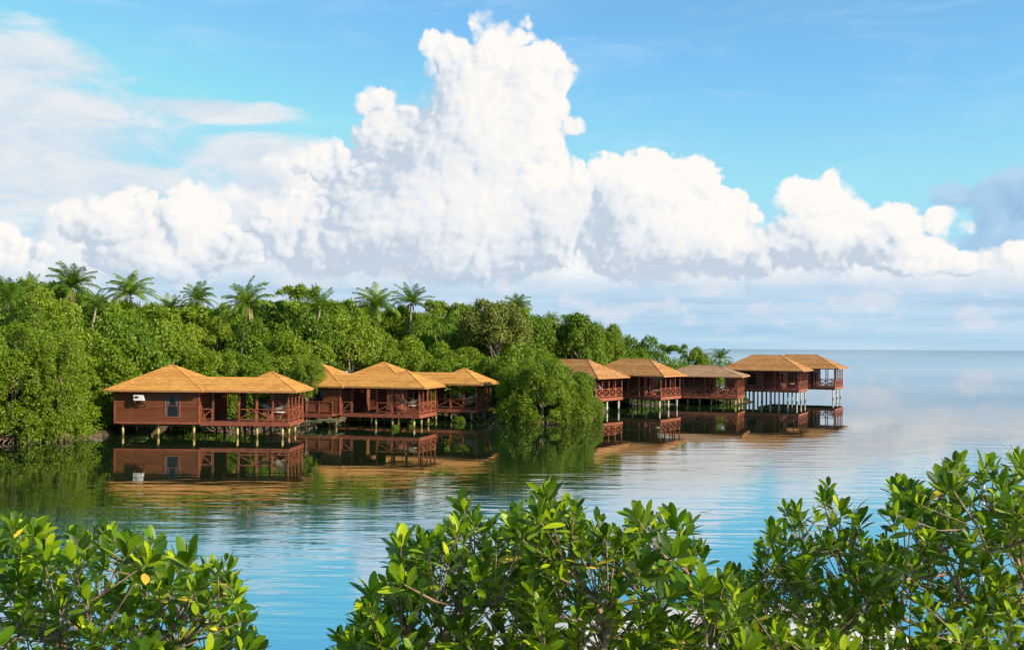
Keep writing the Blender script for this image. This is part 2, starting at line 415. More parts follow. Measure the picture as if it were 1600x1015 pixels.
def build_world():
    w = bpy.data.worlds.new("World"); scene.world = w; w.use_nodes = True
    nt = w.node_tree; nt.nodes.clear(); g = G(nt)
    out = g.node('ShaderNodeOutputWorld'); bg = g.node('ShaderNodeBackground')
    g.l.new(bg.outputs[0], out.inputs[0])
    dirv = g.node('ShaderNodeTexCoord').outputs['Generated']
    dirn = g.vm('NORMALIZE', dirv)
    X, Y, Z = g.sep(dirn)
    az = g.m('ARCTAN2', X, Y); el = g.m('ARCSINE', Z)
    P = g.xyz(az, el, 0.0)
    sky = g.node('ShaderNodeTexSky'); sky.sky_type = 'NISHITA'; sky.sun_disc = False
    sky.sun_elevation = SUN_EL; sky.sun_rotation = SUN_AZ
    sky.air_density = 1.0; sky.dust_density = 0.35; sky.ozone_density = 2.2
    STR = 0.12
    base = g.vm('SCALE', sky.outputs[0], sc=1.0)
    base = g.vm('MULTIPLY', base, SKY_TINT)
    S = 1.0 / STR
    def rad(c): return tuple(v * S for v in c)
    col = base
    # low pale blue air towards the horizon
    hz = g.mr(el, 0.0, 0.26, 1.0, 0.0)
    col = g.mix(g.m('MULTIPLY', hz, 0.85), col, rad((0.40, 0.68, 0.88)))
    col = g.vm('MINIMUM', col, rad((0.50, 0.76, 0.92)))
    # high thin cirrus
    pc = g.vm('MULTIPLY', P, (2.2, 11.0, 1))
    c1 = g.noise(pc, 2.6, 6, 0.62, 0.6)
    pc2 = g.vm('MULTIPLY', P, (7.0, 60.0, 1))
    c2 = g.noise(pc2, 1.6, 4, 0.6, 0.5)
    ci = g.m('MULTIPLY', g.mr(c1, 0.46, 0.78), g.mr(c2, 0.2, 0.8, 0.45, 1.0))
    ci = g.m('MULTIPLY', ci, g.mr(el, 0.1, 0.2))
    col = g.mix(g.m('MULTIPLY', ci, 0.38), col, rad((0.62, 0.80, 0.93)))
    # streaky sheet of altostratus on the left
    sheet = None
    for (px, py, rx, ry) in [(0, 90, 230, 42), (20, 200, 300, 85), (60, 280, 330, 55), (330, 172, 160, 20), (420, 250, 150, 40), (-150, 180, 330, 170), (480, 300, 170, 60)]:
        a, e = ang(px, py)
        v = g.vm('MULTIPLY', g.vm('SUBTRACT', P, (a, e, 0)), (FPX / (rx * math.cos(a)**2), FPX / ry, 0))
        d2 = g.m('SUBTRACT', 1.0, g.vm('DOT_PRODUCT', v, v))
        sheet = d2 if sheet is None else g.m('SMOOTH_MAX', sheet, d2, 0.3)
    pn = g.vm('MULTIPLY', P, (5.0, 15.0, 1))
    sn = g.noise(pn, 2.0, 6, 0.6, 0.5)
    sheet = g.m('ADD', g.m('MAXIMUM', sheet, -1.5), g.m('MULTIPLY', g.m('SUBTRACT', sn, 0.5), 2.3))
    sa = g.m('MULTIPLY', g.mr(sheet, -0.15, 0.75), 0.93)
    scol = g.mix(g.mr(sn, 0.3, 0.7), rad((0.62, 0.74, 0.86)), rad((0.86, 0.87, 0.89)))
    col = g.mix(sa, col, scol)

    LD = Vector((0.80, 0.60, 0)).normalized()
    def layer(col, grp, thr0, thr1, lit, mid, shd, eps, soft=None, wide=True, gain=1.0, base_fade=None, alpha=1.0, shades=None):
        def ev(p):
            nd = g.node('ShaderNodeGroup'); nd.node_tree = grp; g.put(nd.inputs[0], p); return nd.outputs[0]
        D0 = ev(P)
        hs = lambda d: g.m('SQRT', g.m('MAXIMUM', d, 0.0))
        H0 = hs(D0)
        H1 = hs(ev(g.vm('ADD', P, tuple(LD * eps))))
        H2 = hs(ev(g.vm('ADD', P, tuple(LD * 0.045)))) if wide else None
        s1 = g.m('MULTIPLY', g.m('SUBTRACT', H0, H1), 1.6)
        s2 = g.m('MULTIPLY', g.m('SUBTRACT', H0, H2), 0.62) if wide else 0.0
        lowf = g.noise(P, 11.0, 3, 0.5, dim='2D')
        sh = g.m('ADD', g.m('ADD', s1, s2), 0.54)
        sh = g.m('ADD', sh, g.m('MULTIPLY', g.m('SUBTRACT', lowf, 0.5), 0.85))
        sh = g.m('MULTIPLY_ADD', g.m('SUBTRACT', sh, 0.5), gain, 0.5)
        if shades:
            tot = None
            for (px, py, rx, ry, k) in shades:
                a, e = ang(px, py)
                v = g.vm('MULTIPLY', g.vm('SUBTRACT', P, (a, e, 0)), (FPX / rx, FPX / ry, 0))
                q = g.m('MULTIPLY', g.mr(g.vm('LENGTH', v), 0.15, 1.0, 1.0, 0.0), k)
                tot = q if tot is None else g.m('ADD', tot, q)
            tot = g.m('MULTIPLY', tot, g.mr(g.noise(P, 26.0, 4, 0.6, dim='2D'), 0.3, 0.62, 0.25, 1.0))
            sh = g.m('SUBTRACT', sh, tot)
        if base_fade is not None: sh = g.m('SUBTRACT', sh, g.mr(el, base_fade[0], base_fade[1], base_fade[2], 0.0))
        cc = g.ramp(sh, [(0.0, tuple(v * 1 for v in shd)), (0.42, mid), (1.0, lit)], 'LINEAR')
        tv = g.noise(P, 60.0, 4, 0.6, dim='2D')
        cc = g.vm('SCALE', cc, sc=g.m('MULTIPLY_ADD', g.m('SUBTRACT', tv, 0.5), 0.10 * S, S))
        sfn = g.noise(P, 14.0, 2, 0.5, dim='2D')
        up = g.m('ADD', thr1, g.m('MULTIPLY', g.mr(sfn, 0.45, 0.7), soft if soft is not None else 0.25))
        al = g.m('MULTIPLY', g.mr(D0, thr0, up), alpha)
        return g.mix(al, col, cc)

    LIT, MID, SHD = (1.0, 0.965, 0.92), (0.78, 0.80, 0.83), (0.56, 0.65, 0.76)
    # dark blue cloud on the right
    gdark = cloud_group('dark_cloud', [(1560, 330, 52, 68), (1620, 300, 95, 50), (1640, 380, 140, 60), (1540, 375, 110, 14), (1500, 300, 60, 26), (1590, 400, 60, 30)], 0.02, 0.42, 34, 7.3)
    col = layer(col, gdark, -0.05, 0.5, (0.46, 0.67, 0.87), (0.38, 0.59, 0.82), (0.32, 0.52, 0.77), 0.016, 0.6, wide=False, alpha=0.95)
    # far bank, soft
    gback = cloud_group('cloud_bank', [(60, 440, 130, 60), (200, 420, 190, 110), (420, 400, 220, 115), (600, 400, 200, 120), (150, 360, 90, 50), (480, 290, 75, 60), (760, 430, 340, 90), (1050, 430, 250, 70), (1350, 440, 240, 50), (1560, 440, 140, 60), (30, 420, 60, 40)], 0.035, 0.75, 16, 3.1)
    col = layer(col, gback, -0.2, 0.35, (0.97, 0.95, 0.93), (0.80, 0.84, 0.89), (0.58, 0.70, 0.84), 0.024, 0.9, wide=False, gain=0.85, base_fade=(0.03, 0.09, 0.25), alpha=0.92)
    # main cumulus
    gmain = cloud_group('cumulus', [
        (786, 72, 42, 56), (832, 112, 46, 62), (764, 34, 22, 24), (818, 44, 26, 26), (704, 100, 42, 44), (672, 78, 22, 20), (735, 140, 86, 72), (866, 122, 28, 26),
        (760, 210, 115, 110), (820, 180, 62, 80), (700, 250, 112, 85), (620, 215, 75, 50), (588, 158, 34, 26), (586, 190, 26, 30), (880, 190, 22, 14),
        (700, 340, 210, 120), (520, 255, 62, 40), (850, 330, 120, 90),
        (1000, 310, 112, 78), (960, 262, 55, 36), (1085, 290, 52, 48), (1130, 330, 46, 40), (1050, 370, 150, 75), (1155, 320, 18, 20), (1140, 400, 90, 45),
        (1285, 320, 62, 48), (1300, 294, 38, 22), (1252, 300, 24, 28), (1330, 340, 34, 34), (1290, 380, 90, 55), (1230, 390, 40, 36), (1395, 360, 48, 44), (1420, 395, 80, 40),
        (1468, 343, 34, 26), (1505, 352, 26, 18), (1500, 405, 60, 22), (1600, 410, 46, 40),
        (180, 350, 78, 52), (205, 312, 38, 26), (130, 340, 34, 34), (300, 350, 58, 56), (280, 320, 32, 28), (260, 400, 130, 50), (350, 385, 60, 40),
        (460, 350, 72, 44), (470, 325, 40, 26), (405, 352, 32, 26), (500, 390, 90, 45), (600, 340, 70, 50), (620, 298, 9, 12), (10, 372, 34, 24), (70, 385, 26, 14), (20, 410, 70, 30)],
        0.030, 0.85, 24, 1.9)
    col = layer(col, gmain, -0.08, 0.26, LIT, (0.83, 0.86, 0.90), SHD, 0.008, 0.45, gain=0.90, base_fade=(0.04, 0.13, 0.24), shades=[(620, 225, 85, 130, 0.55), (560, 300, 120, 60, 0.35), (705, 110, 45, 60, 0.3), (940, 350, 60, 90, 0.35), (560, 400, 160, 60, 0.35), (330, 395, 120, 50, 0.3), (1190, 400, 120, 60, 0.4), (1340, 400, 90, 60, 0.35), (820, 400, 120, 60, 0.25), (175, 390, 70, 50, 0.25), (1100, 420, 140, 50, 0.3)])
    # grey blue stratus and bands near the horizon
    ps = g.vm('MULTIPLY', P, (2.0, 34.0, 1))
    st = g.noise(ps, 2.4, 5, 0.55, 0.3)
    low = g.mr(el, 0.044, 0.082, 1.0, 0.0)
    stc = g.ramp(st, [(0.28, (0.38, 0.59, 0.81)), (0.48, (0.48, 0.67, 0.85)), (0.64, (0.58, 0.72, 0.87)), (0.80, (0.70, 0.78, 0.88))])
    stc = g.vm('SCALE', stc, sc=S)
    col = g.mix(g.m('MULTIPLY', low, g.mr(el, 0.0, 0.03, 0.80, 0.90)), col, stc)
    puff = g.noise(g.vm('MULTIPLY', P, (1, 1.6, 1)), 24.0, 5, 0.55, 0.2, dim='2D')
    pm = g.m('MULTIPLY', g.mr(puff, 0.50, 0.68), g.m('MULTIPLY', g.mr(el, 0.012, 0.025), g.mr(el, 0.05, 0.09, 1.0, 0.0)))
    col = g.mix(g.m('MULTIPLY', pm, 0.4), col, rad((0.86, 0.83, 0.86)))
    g.l.new(col, bg.inputs[0]); bg.inputs[1].default_value = STR * 0.62
    w.cycles.sampling_method = 'MANUAL'; w.cycles.sample_map_resolution = 512

SKY_TINT = (1.12, 1.74, 1.84)
build_world()

sd = bpy.data.lights.new("sun", 'SUN'); sun = bpy.data.objects.new("sun", sd); COL.objects.link(sun)
sd.energy = 5.0; sd.angle = math.radians(0.53); sd.color = (1.0, 0.90, 0.72)
sun.rotation_euler = SUN_DIR.to_track_quat('Z', 'Y').to_euler()
sun.location = (40, -40, 60)
# ---------------------------------------------------------------- water, island, beach
rng = random.Random(11)
w = MB()
R0, N = 30000.0, 64
w.v.append((0, 0, 0)); radii = [60, 300, 1500, 7000, R0]
for r in radii:
    for k in range(N): w.v.append((r * math.cos(2*PI*k/N), r * math.sin(2*PI*k/N), 0))
for k in range(N): w.f.append((0, 1 + k, 1 + (k+1) % N))
for j in range(len(radii) - 1):
    for k in range(N):
        a, b = 1 + j*N + k, 1 + j*N + (k+1) % N
        w.f.append((a, a + N, b + N, b))
tag(w.build('sea_water', M['water']), kind='structure')

SHORE_PX = [(-420, 690), (-200, 689), (0, 687), (140, 685), (165, 663), (300, 662), (400, 665), (500, 666), (530, 654), (600, 647), (740, 648), (792, 657), (930, 656), (955, 636), (1050, 632), (1130, 629.5), (1180, 628)]
SHORE = [on_water(*p) for p in SHORE_PX]
def shore_y(x):
    if x <= SHORE[0].x: return SHORE[0].y
    for a, b in zip(SHORE, SHORE[1:]):
        if a.x <= x <= b.x + 1e-6:
            t = (x - a.x) / max(b.x - a.x, 1e-3); return a.y + (b.y - a.y) * t
    return 1e9
def hfun(x, d):
    e = 0.55 * (1 - math.exp(-max(d, 0) / 3.0)) + 0.7 * (1 - math.exp(-max(d, 0) / 25.0))
    n = math.sin(x * 1.7 + d) * math.cos(x * 0.9 - d * 1.3)
    return e + 0.10 * n * min(1, max(d, 0))
isl = MB()
xs = [-75 + i * 0.75 for i in range(int((SHORE[-1].x + 75) / 0.75) + 1)]
ds = [-2.5, -0.4, 0.2, 0.8, 1.6, 2.6, 4, 6, 9, 14, 20, 28, 40]
for x in xs:
    endf = min(1.0, (SHORE[-1].x - x) / 12.0)
    for d in ds:
        dd = d + 0.5 * math.sin(x * 2.3) + 0.3 * math.sin(x * 5.1 + 1)
        z = -0.8 if d < -1 else (-0.12 if d < 0 else hfun(x, d))
        isl.v.append((x, shore_y(x) + (dd if d < 8 else d * (0.35 + 0.65 * endf)), z))
nd = len(ds)
for i in range(len(xs) - 1):
    for j in range(nd - 1):
        a = i * nd + j; isl.f.append((a, a + nd, a + nd + 1, a + 1))
tag(isl.build('island_ground', M['mud'], smooth=True), kind='structure')
def ground_z(x, y):
    d = y - shore_y(x)
    return hfun(x, d) if d > 0 else 0.0

# pale beach under the near mangroves: a curved edge showing between the leaves
bp = [on_water(*p) for p in [(640, 1040), (760, 985), (900, 958), (1050, 948), (1180, 941), (1290, 943), (1350, 957), (1400, 978), (1440, 1015), (1470, 1080)]]
be = MB()
edge = [Vector((-2.5, 3, 0))] + bp + [Vector((13, 5, 0))]
cxy = Vector((3.5, 4, 0))
rings = [1.06, 1.0, 0.96, 0.85, 0.6, 0.3]
zs = [-0.5, 0.02, 0.16, 0.24, 0.3, 0.35]
poly = edge + [Vector((16, -10, 0)), Vector((-6, -10, 0))]
for r, z in zip(rings, zs):
    for p in poly:
        q = cxy + (p - cxy) * r; be.v.append((q.x, q.y, z))
n = len(poly)
for j in range(len(rings) - 1):
    for k in range(n): be.f.append((j*n+k, j*n+(k+1) % n, (j+1)*n+(k+1) % n, (j+1)*n+k))
be.f.append(tuple((len(rings)-1)*n + k for k in range(n)))
tag(be.build('sand_beach', M['sand'], smooth=True), kind='structure')
# ---------------------------------------------------------------- stilt huts
def roof_mesh(parent, polys, mat, eave_edges, thick=0.14):
    r = MB()
    for p in polys: r.add(p, [tuple(range(len(p)))])
    return r.build('roof', mat, parent)

def hip(x0, x1, y0, y1, z0, pitch):
    """faces of a hipped roof, ridge along x (pyramid when square)"""
    h = min(x1 - x0, y1 - y0) / 2; zt = z0 + h * pitch
    if x1 - x0 >= y1 - y0: a, b = (x0 + h, (y0+y1)/2, zt), (x1 - h, (y0+y1)/2, zt)
    else: a, b = ((x0+x1)/2, y0 + h, zt), ((x0+x1)/2, y1 - h, zt)
    c = [(x0,y0,z0),(x1,y0,z0),(x1,y1,z0),(x0,y1,z0)]
    if (Vector(a) - Vector(b)).length < 0.02:
        return [[c[0],c[1],a],[c[1],c[2],a],[c[2],c[3],a],[c[3],c[0],a]], a, b
    if x1 - x0 >= y1 - y0:
        return [[c[0],c[1],b,a],[c[1],c[2],b],[c[2],c[3],a,b],[c[3],c[0],a]], a, b
    return [[c[0],c[1],a],[c[1],c[2],b,a],[c[2],c[3],b],[c[3],c[0],a,b]], a, b

def eave_trim(mb, x0, x1, y0, y1, z0, t=0.15, w=0.04, sides='fblr'):
    if 'f' in sides: mb.box(x0, x1, y0, y0 + w, z0 - t, z0 - 0.004)
    if 'b' in sides: mb.box(x0, x1, y1 - w, y1, z0 - t, z0 - 0.004)
    if 'r' in sides: mb.box(x1 - w, x1, y0 + w, y1 - w, z0 - t, z0 - 0.004)
    if 'l' in sides: mb.box(x0, x0 + w, y0 + w, y1 - w, z0 - t, z0 - 0.004)

def wall_with_holes(mb, axis, fixed, a0, a1, z0, z1, holes, t=0.10):
    """a wall sheet along x (axis 0) or y (axis 1) cut round its openings (a, b, zlo, zhi)"""
    def bx(a, b, lo, hi):
        if b - a < 0.01 or hi - lo < 0.01: return
        if axis == 0: mb.box(a, b, fixed, fixed + t, lo, hi)
        else: mb.box(fixed, fixed + t, a, b, lo, hi)
    cur = a0
    for (a, b, lo, hi) in sorted(holes):
        bx(cur, a, z0, z1); bx(a, b, z0, lo); bx(a, b, hi, z1); cur = b
    bx(cur, a1, z0, z1)

def railing(parent, p, q, z, posts=None, style='x', h=1.0, mat='trim'):
    """a run of railing from p to q (xy) standing at floor z"""
    p, q = Vector((*p, 0)), Vector((*q, 0)); d = q - p; L = d.length; d.normalize()
    n = max(1, round(L / 1.15)); mb = MB()
    P = lambda s, zz: p + d * s + Vector((0, 0, zz))
    mb.bar(P(0, z + h), P(L, z + h), 0.09, 0.06)
    mb.bar(P(0, z + 0.22), P(L, z + 0.22), 0.05, 0.07)
    for i in range(n + 1): mb.bar(P(L * i / n, z), P(L * i / n, z + h - 0.03), 0.07)
    for i in range(n):
        a, b = L * i / n + 0.05, L * (i + 1) / n - 0.05
        if style == 'x':
            mb.bar(P(a, z + 0.27), P(b, z + h - 0.06), 0.035, 0.06); mb.bar(P(a, z + h - 0.06), P((a + b)/2 - 0.04, z + 0.27 + (h - 0.33)/2 + 0.03), 0.035, 0.06)
            mb.bar(P((a + b)/2 + 0.04, z + 0.27 + (h - 0.33)/2 - 0.03), P(b, z + 0.27), 0.035, 0.06)
        elif style == 'v':
            if i % 2 == 0: mb.bar(P(a, z + 0.3), P(b, z + h - 0.1), 0.04, 0.07)
            else: mb.bar(P(a, z + h - 0.1), P(b, z + 0.3), 0.04, 0.07)
        elif style == 'solid':
            nb = 5
            for k in range(nb):
                zz = z + 0.04 + k * (h - 0.1) / nb
                off = Vector((-d.y, d.x, 0)) * 0.05
                mb.bar(P(L*i/n, zz + 0.08) + off, P(L*(i+1)/n - 0.004, zz + 0.08) + off, 0.025, (h - 0.1) / nb - 0.012)
    return mb.build('railing', M[mat], parent)

def post(parent, x, y, z0, z1, w=0.13, mat='trim'):
    return MB().box(x - w/2, x + w/2, y - w/2, y + w/2, z0, z1).build('post', M[mat], parent)

def stilt(parent, x, y, z1, r=0.085, mat='bamboo'):
    mb = MB().tube([(x, y, -0.5), (x, y, z1 * 0.5), (x, y, z1)], [r, r, r], 8)
    if mat == 'bamboo':
        for zz in (0.45,): mb.tube([(x, y, zz), (x, y, zz + 0.05)], r + 0.012, 8)
    return mb.build('stilt', M[mat], parent, smooth=False)

def window(parent, axis, fixed, a, b, lo, hi, curtain=True):
    """frame with glass and curtains as sub-parts; on the outer face of the wall"""
    f = MB(); w = 0.07
    def bx(mb, a0, a1, l, h_, d0, d1):
        if axis == 0: mb.box(a0, a1, fixed + d0, fixed + d1, l, h_)
        else: mb.box(fixed - d1 + 0.10, fixed - d0 + 0.10, a0, a1, l, h_)
    bx(f, a - w, a, lo - w, hi + w, -0.035, 0.09); bx(f, b, b + w, lo - w, hi + w, -0.035, 0.09)
    bx(f, a, b, hi, hi + w, -0.035, 0.09); bx(f, a, b, lo - w, lo, -0.035, 0.09)
    bx(f, a, b, (lo+hi)/2 - 0.02, (lo+hi)/2 + 0.02, -0.02, 0.03)
    fo = f.build('window', M['trim'], parent)
    g1 = MB(); bx(g1, a, b, lo, hi, 0.035, 0.045); g1.build('pane', M['glass'], fo)
    return fo

def curtain_pair(parent, fixed, a, b, lo, hi):
    """two curtains drawn aside, in front of a dark opening"""
    mb = MB(); n = 8; m = (a + b) / 2
    for (e, s) in ((a, 1), (b, -1)):
        for i in range(n):
            z1, z2 = hi - (hi - lo) * i / n, hi - (hi - lo) * (i + 1) / n
            f = lambda t: (b - a) * (0.46 - 0.34 * min(1, t * 1.5)) if t < 0.66 else (b - a) * 0.14
            w1, w2 = f(i / n), f((i + 1) / n)
            mb.add([(e, fixed, z1), (e + s * w1, fixed - 0.004, z1), (e + s * w2, fixed - 0.004, z2), (e, fixed, z2),
                    (e, fixed + 0.02, z1), (e + s * w1, fixed + 0.02, z1), (e + s * w2, fixed + 0.02, z2), (e, fixed + 0.02, z2)],
                   [(0,1,2,3),(7,6,5,4),(1,5,6,2),(0,3,7,4)])
    return mb.build('curtain', M['curtain'], parent)

def door(parent, axis, fixed, a, b, z0, z1, mat='dark_post'):
    d = MB()
    if axis == 0: d.box(a + 0.03, b - 0.03, fixed + 0.03, fixed + 0.07, z0 + 0.02, z1 - 0.02)
    else: d.box(fixed + 0.03, fixed + 0.07, a + 0.03, b - 0.03, z0 + 0.02, z1 - 0.02)
    do = d.build('door', M[mat], parent)
    h = MB()
    if axis == 0: h.box(b - 0.14, b - 0.10, fixed - 0.03, fixed + 0.027, z0 + 0.95, z0 + 1.10)
    else: h.box(fixed + 0.073, fixed + 0.13, b - 0.14, b - 0.10, z0 + 0.95, z0 + 1.10)
    h.build('handle', M['grille'], do)
    return do

# furniture prototypes
def make_chair():
    t = empty('deck_chair', (0, 0, 0))
    s = MB().box(-0.24, 0.24, -0.24, 0.24, 0.42, 0.46); s.build('seat', M['trim'], t)
    b = MB()
    for x in (-0.2, -0.07, 0.07, 0.2): b.bar((x, 0.22, 0.46), (x, 0.30, 0.92), 0.05, 0.02)
    b.bar((-0.24, 0.30, 0.93), (0.24, 0.30, 0.93), 0.03, 0.07); b.build('backrest', M['trim'], t)
    for x in (-0.21, 0.21):
        for y in (-0.21, 0.21): MB().bar((x, y, 0), (x, y, 0.42), 0.045).build('leg', M['trim'], t)
    return t
def make_table():
    t = empty('deck_table', (0, 0, 0))
    tp = MB().tube([(0, 0, 0.71), (0, 0, 0.75)], 0.45, 16); tp.build('tabletop', M['cloth'], t)
    MB().tube([(0, 0, 0.03), (0, 0, 0.71)], 0.045, 8).build('pedestal', M['trim'], t)
    MB().tube([(0, 0, 0.0), (0, 0, 0.03)], 0.26, 12).build('base', M['trim'], t)
    return t
PROTO = {}
def copy_tree(o, parent=None):
    c = o.copy(); COL.objects.link(c); c.parent = parent
    for ch in [k for k in bpy.data.objects if k.parent == o]: copy_tree(ch, c)
    return c
def place(kind, hut, lx, ly, z, rz, label, cat, group):
    first = kind not in PROTO
    if first: PROTO[kind] = {'chair': make_chair, 'table': make_table}[kind]()
    o = PROTO[kind] if first else copy_tree(PROTO[kind])
    mw = Matrix.Translation(hut.location) @ Matrix.Rotation(hut.rotation_euler.z, 4, 'Z') @ Matrix.Diagonal((*hut.scale, 1))
    p = mw @ Vector((lx, ly, z)); o.location = p; o.rotation_euler = (0, 0, hut.rotation_euler.z + rz)
    tag(o, label, cat, group); return o
def hammock(hut, a, b, z, sag, label):
    mw = Matrix.Translation(hut.location) @ Matrix.Rotation(hut.rotation_euler.z, 4, 'Z') @ Matrix.Diagonal((*hut.scale, 1))
    a, b = mw @ Vector((*a, z)), mw @ Vector((*b, z)); n = 14; d = (b - a); side = Vector((-d.y, d.x, 0)).normalized()
    ctr = (a + b) / 2; e = empty('hammock', ctr - Vector((0, 0, sag)))
    mb = MB(); vs = []; m = 6
    pt = lambda t: a.lerp(b, t) - Vector((0, 0, sag * 4 * t * (1 - t))) - e.location
    for i in range(n + 1):
        t = 0.16 + 0.68 * i / n; wd = 0.42 * math.sin(PI * (0.08 + 0.84 * i / n)) ** 0.6
        for k in range(m + 1):
            s = -1 + 2 * k / m
            vs.append(pt(t) + side * (s * wd) + Vector((0, 0, 0.16 * s * s)))
    fs = [(i*(m+1)+k, (i+1)*(m+1)+k, (i+1)*(m+1)+k+1, i*(m+1)+k+1) for i in range(n) for k in range(m)]
    N = len(vs); vs2 = vs + [v - Vector((0, 0, 0.02)) for v in vs]
    mb.add(vs2, fs + [tuple(N + i for i in reversed(f)) for f in fs]); mb.build('sling', M['cloth'], e, smooth=True)
    for (t0, t1) in ((0.0, 0.16), (1.0, 0.84)):
        r = MB()
        for s in (-0.35, 0, 0.35): r.tube([pt(t0), pt(t1) + side * s * 0.6], 0.012, 4)
        r.build('rope', M['cloth'], e)
    tag(e, label, 'hammock', 'hammocks slung in the open pavilions')

def hut_a(name_label, corner, theta, k=1.1, extra=0.0, zf=0.97, ze=3.58, ac=True, ordn='first'):
    W = 13.2 + extra; D = 4.95; RS = 7.0
    t = empty('stilt_hut', (corner.x, corner.y, 0), -theta); t.scale = (k, k, 1)
    tag(t, name_label, 'hut', 'brown stilt huts standing over the water')
    X0 = -W; XR = X0 + RS
    # roof
    main, ap, _ = hip(X0, XR, -0.22, RS - 0.22, ze, 0.497 * k)
    p = 1.3 / (D / 2) * k
    lr = 1.71; lz = ze + lr * p; xp = -D
    polys = [[(X0,-0.22,ze),(XR,-0.22,ze),ap], [(XR,-0.22,ze),(XR,RS-0.22,ze),ap], [(XR,RS-0.22,ze),(X0,RS-0.22,ze),ap], [(X0,RS-0.22,ze),(X0,-0.22,ze),ap]]
    xa = XR - 1.9
    polys += [[(XR-0.3,0,ze),(xp,0,ze),(xp+lr,lr,lz),(xa,lr,lz),(xa,lr*0.97,lz-0.03*lr*p)], [(xa,lr,lz),(xp+lr,lr,lz),(xp,2*lr,ze),(xa,2*lr,ze)]]
    pv, ap2, _ = hip(-D, 0, 0, D, ze, p); polys += pv
    roof = roof_mesh(t, polys, M['roof'], None)
    fa = MB()
    eave_trim(fa, X0, XR, -0.22, RS - 0.22, ze, sides='fblr'); eave_trim(fa, XR + 0.003, -D, 0, 2*lr, ze, sides='fb'); eave_trim(fa, -D + 0.001, 0, 0, D, ze, sides='fbr')
    fa.build('fascia', M['fascia'], t)
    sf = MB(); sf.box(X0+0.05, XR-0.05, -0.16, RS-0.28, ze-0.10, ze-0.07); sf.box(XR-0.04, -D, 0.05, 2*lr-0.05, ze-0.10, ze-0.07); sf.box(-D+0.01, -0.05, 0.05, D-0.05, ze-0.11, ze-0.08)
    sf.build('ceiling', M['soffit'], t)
    for c, q in (((X0,-0.22),ap),((XR,-0.22),ap),((0,0),ap2),((0,D),ap2)):
        MB().bar((c[0],c[1],ze+0.012), (q[0],q[1],q[2]+0.015), 0.07, 0.02).build('ridge_cap', M['roof'], roof)
    # room
    rx0, rx1, ry0, ry1 = X0 + 0.5, XR - 0.42, 0.35, RS - 0.75
    wl = MB(); zt = ze - 0.10
    wx = (X0 + 4.18, X0 + 5.15)
    wall_with_holes(wl, 0, ry0, rx0, rx1, zf + 0.0, zt, [(wx[0], wx[1], 1.53, 3.17)])
    wall_with_holes(wl, 0, ry1 - 0.1, rx0, rx1, zf, zt, [])
    wall_with_holes(wl, 1, rx0, ry0 + 0.1, ry1 - 0.1, zf, zt, [(2.4, 3.5, 2.0, 3.1)])
    wall_with_holes(wl, 1, rx1 - 0.1, ry0 + 0.1, ry1 - 0.1, zf, zt, [(1.6, 2.5, zf + 0.15, zf + 2.1)])
    wl.build('wall', M['wall'], t)
    cb = MB()
    for (x, y) in ((rx0-0.03, ry0-0.03), (rx1-0.09, ry0-0.03)): cb.box(x, x+0.12, y, y+0.12, zf, zt-0.01)
    cb.box(rx0+0.09, rx1-0.09, ry0-0.04, ry0-0.002, zf-0.02, zf+0.14)
    cb.build('corner_board', M['trim'], t)
    wo = window(t, 0, ry0, wx[0], wx[1], 1.53, 3.17); curtain_pair(wo, ry0 + 0.01, wx[0], wx[1], 1.53, 3.17)
    door(t, 1, rx1 - 0.1, 1.6, 2.5, zf + 0.15, zf + 2.1)
    fl = MB(); fl.box(rx0+0.1, rx1-0.1, ry0+0.1, ry1-0.1, zf-0.02, zf+0.12)
    fl.build('room_floor', M['deck'], t)
    dk = MB(); dx1, dy0, dy1 = -0.6, 0.5, D - 0.55
    dk.box(rx1 + 0.003, -D+0.5, dy0, 2*lr + 0.2, zf, zf + 0.16); dk.box(-D+0.503, dx1, dy0, dy1, zf, zf + 0.16)
    dk.build('deck', M['deck'], t)
    ff = MB(); ff.box(rx1+0.003, dx1+0.04, dy0-0.045, dy0-0.003, zf-0.12, zf+0.2); ff.box(dx1+0.003, dx1+0.043, dy0, dy1, zf-0.12, zf+0.2)
    ff.build('deck_edge_board', M['trim'], t)
    zd = zf + 0.16
    # posts of the pavilion
    fx = [-0.65, -1.75, -2.9, -4.2]
    for x in fx: post(t, x, dy0+0.07, zd, ze-0.11, 0.12 if x < -4 or x == -2.9 else 0.08)
    for y in (1.5, 2.4, 3.3, dy1 - 0.07): post(t, dx1-0.06, y, zd, ze-0.11, 0.08)
    for x in (-1.9, -3.1, -4.2): post(t, x, dy1-0.07, zd, ze-0.11, 0.12, 'dark_post')
    post(t, rx1 + 0.9, dy0+0.07, zd, ze-0.11, 0.12, 'dark_post')
    railing(t, (-4.15, dy0+0.02), (dx1-0.03, dy0+0.02), zd, style='v')
    railing(t, (dx1-0.04, dy0+0.08), (dx1-0.04, dy1-0.05), zd, style='x')
    railing(t, (-4.15, dy1-0.05), (dx1-0.08, dy1-0.05), zd, style='v')
    railing(t, (rx1+0.07, dy0+0.02), (rx1+0.85, dy0+0.02), zd, style='v')
    bw = MB(); wall_with_holes(bw, 0, 2*lr, rx1+0.003, -D+0.35, zd, zt, [(rx1+0.9, rx1+1.9, zd, zd+2.0)]); bw.build('passage_wall', M['wall_b'], t)
    lm = MB().tube([(rx1+1.3, 1.6, ze-0.12),(rx1+1.3, 1.6, ze-0.34),(rx1+1.3, 1.6, ze-0.36),(rx1+1.3, 1.6, ze-0.6)], [0.015,0.015,0.10,0.19], 10); lm.build('lantern', M['fascia'], t)
    bm = MB()
    for y in (0.9, 2.9, 5.2): bm.box(rx0+0.2, rx1-0.2, y-0.06, y+0.06, zf-0.2, zf-0.03)
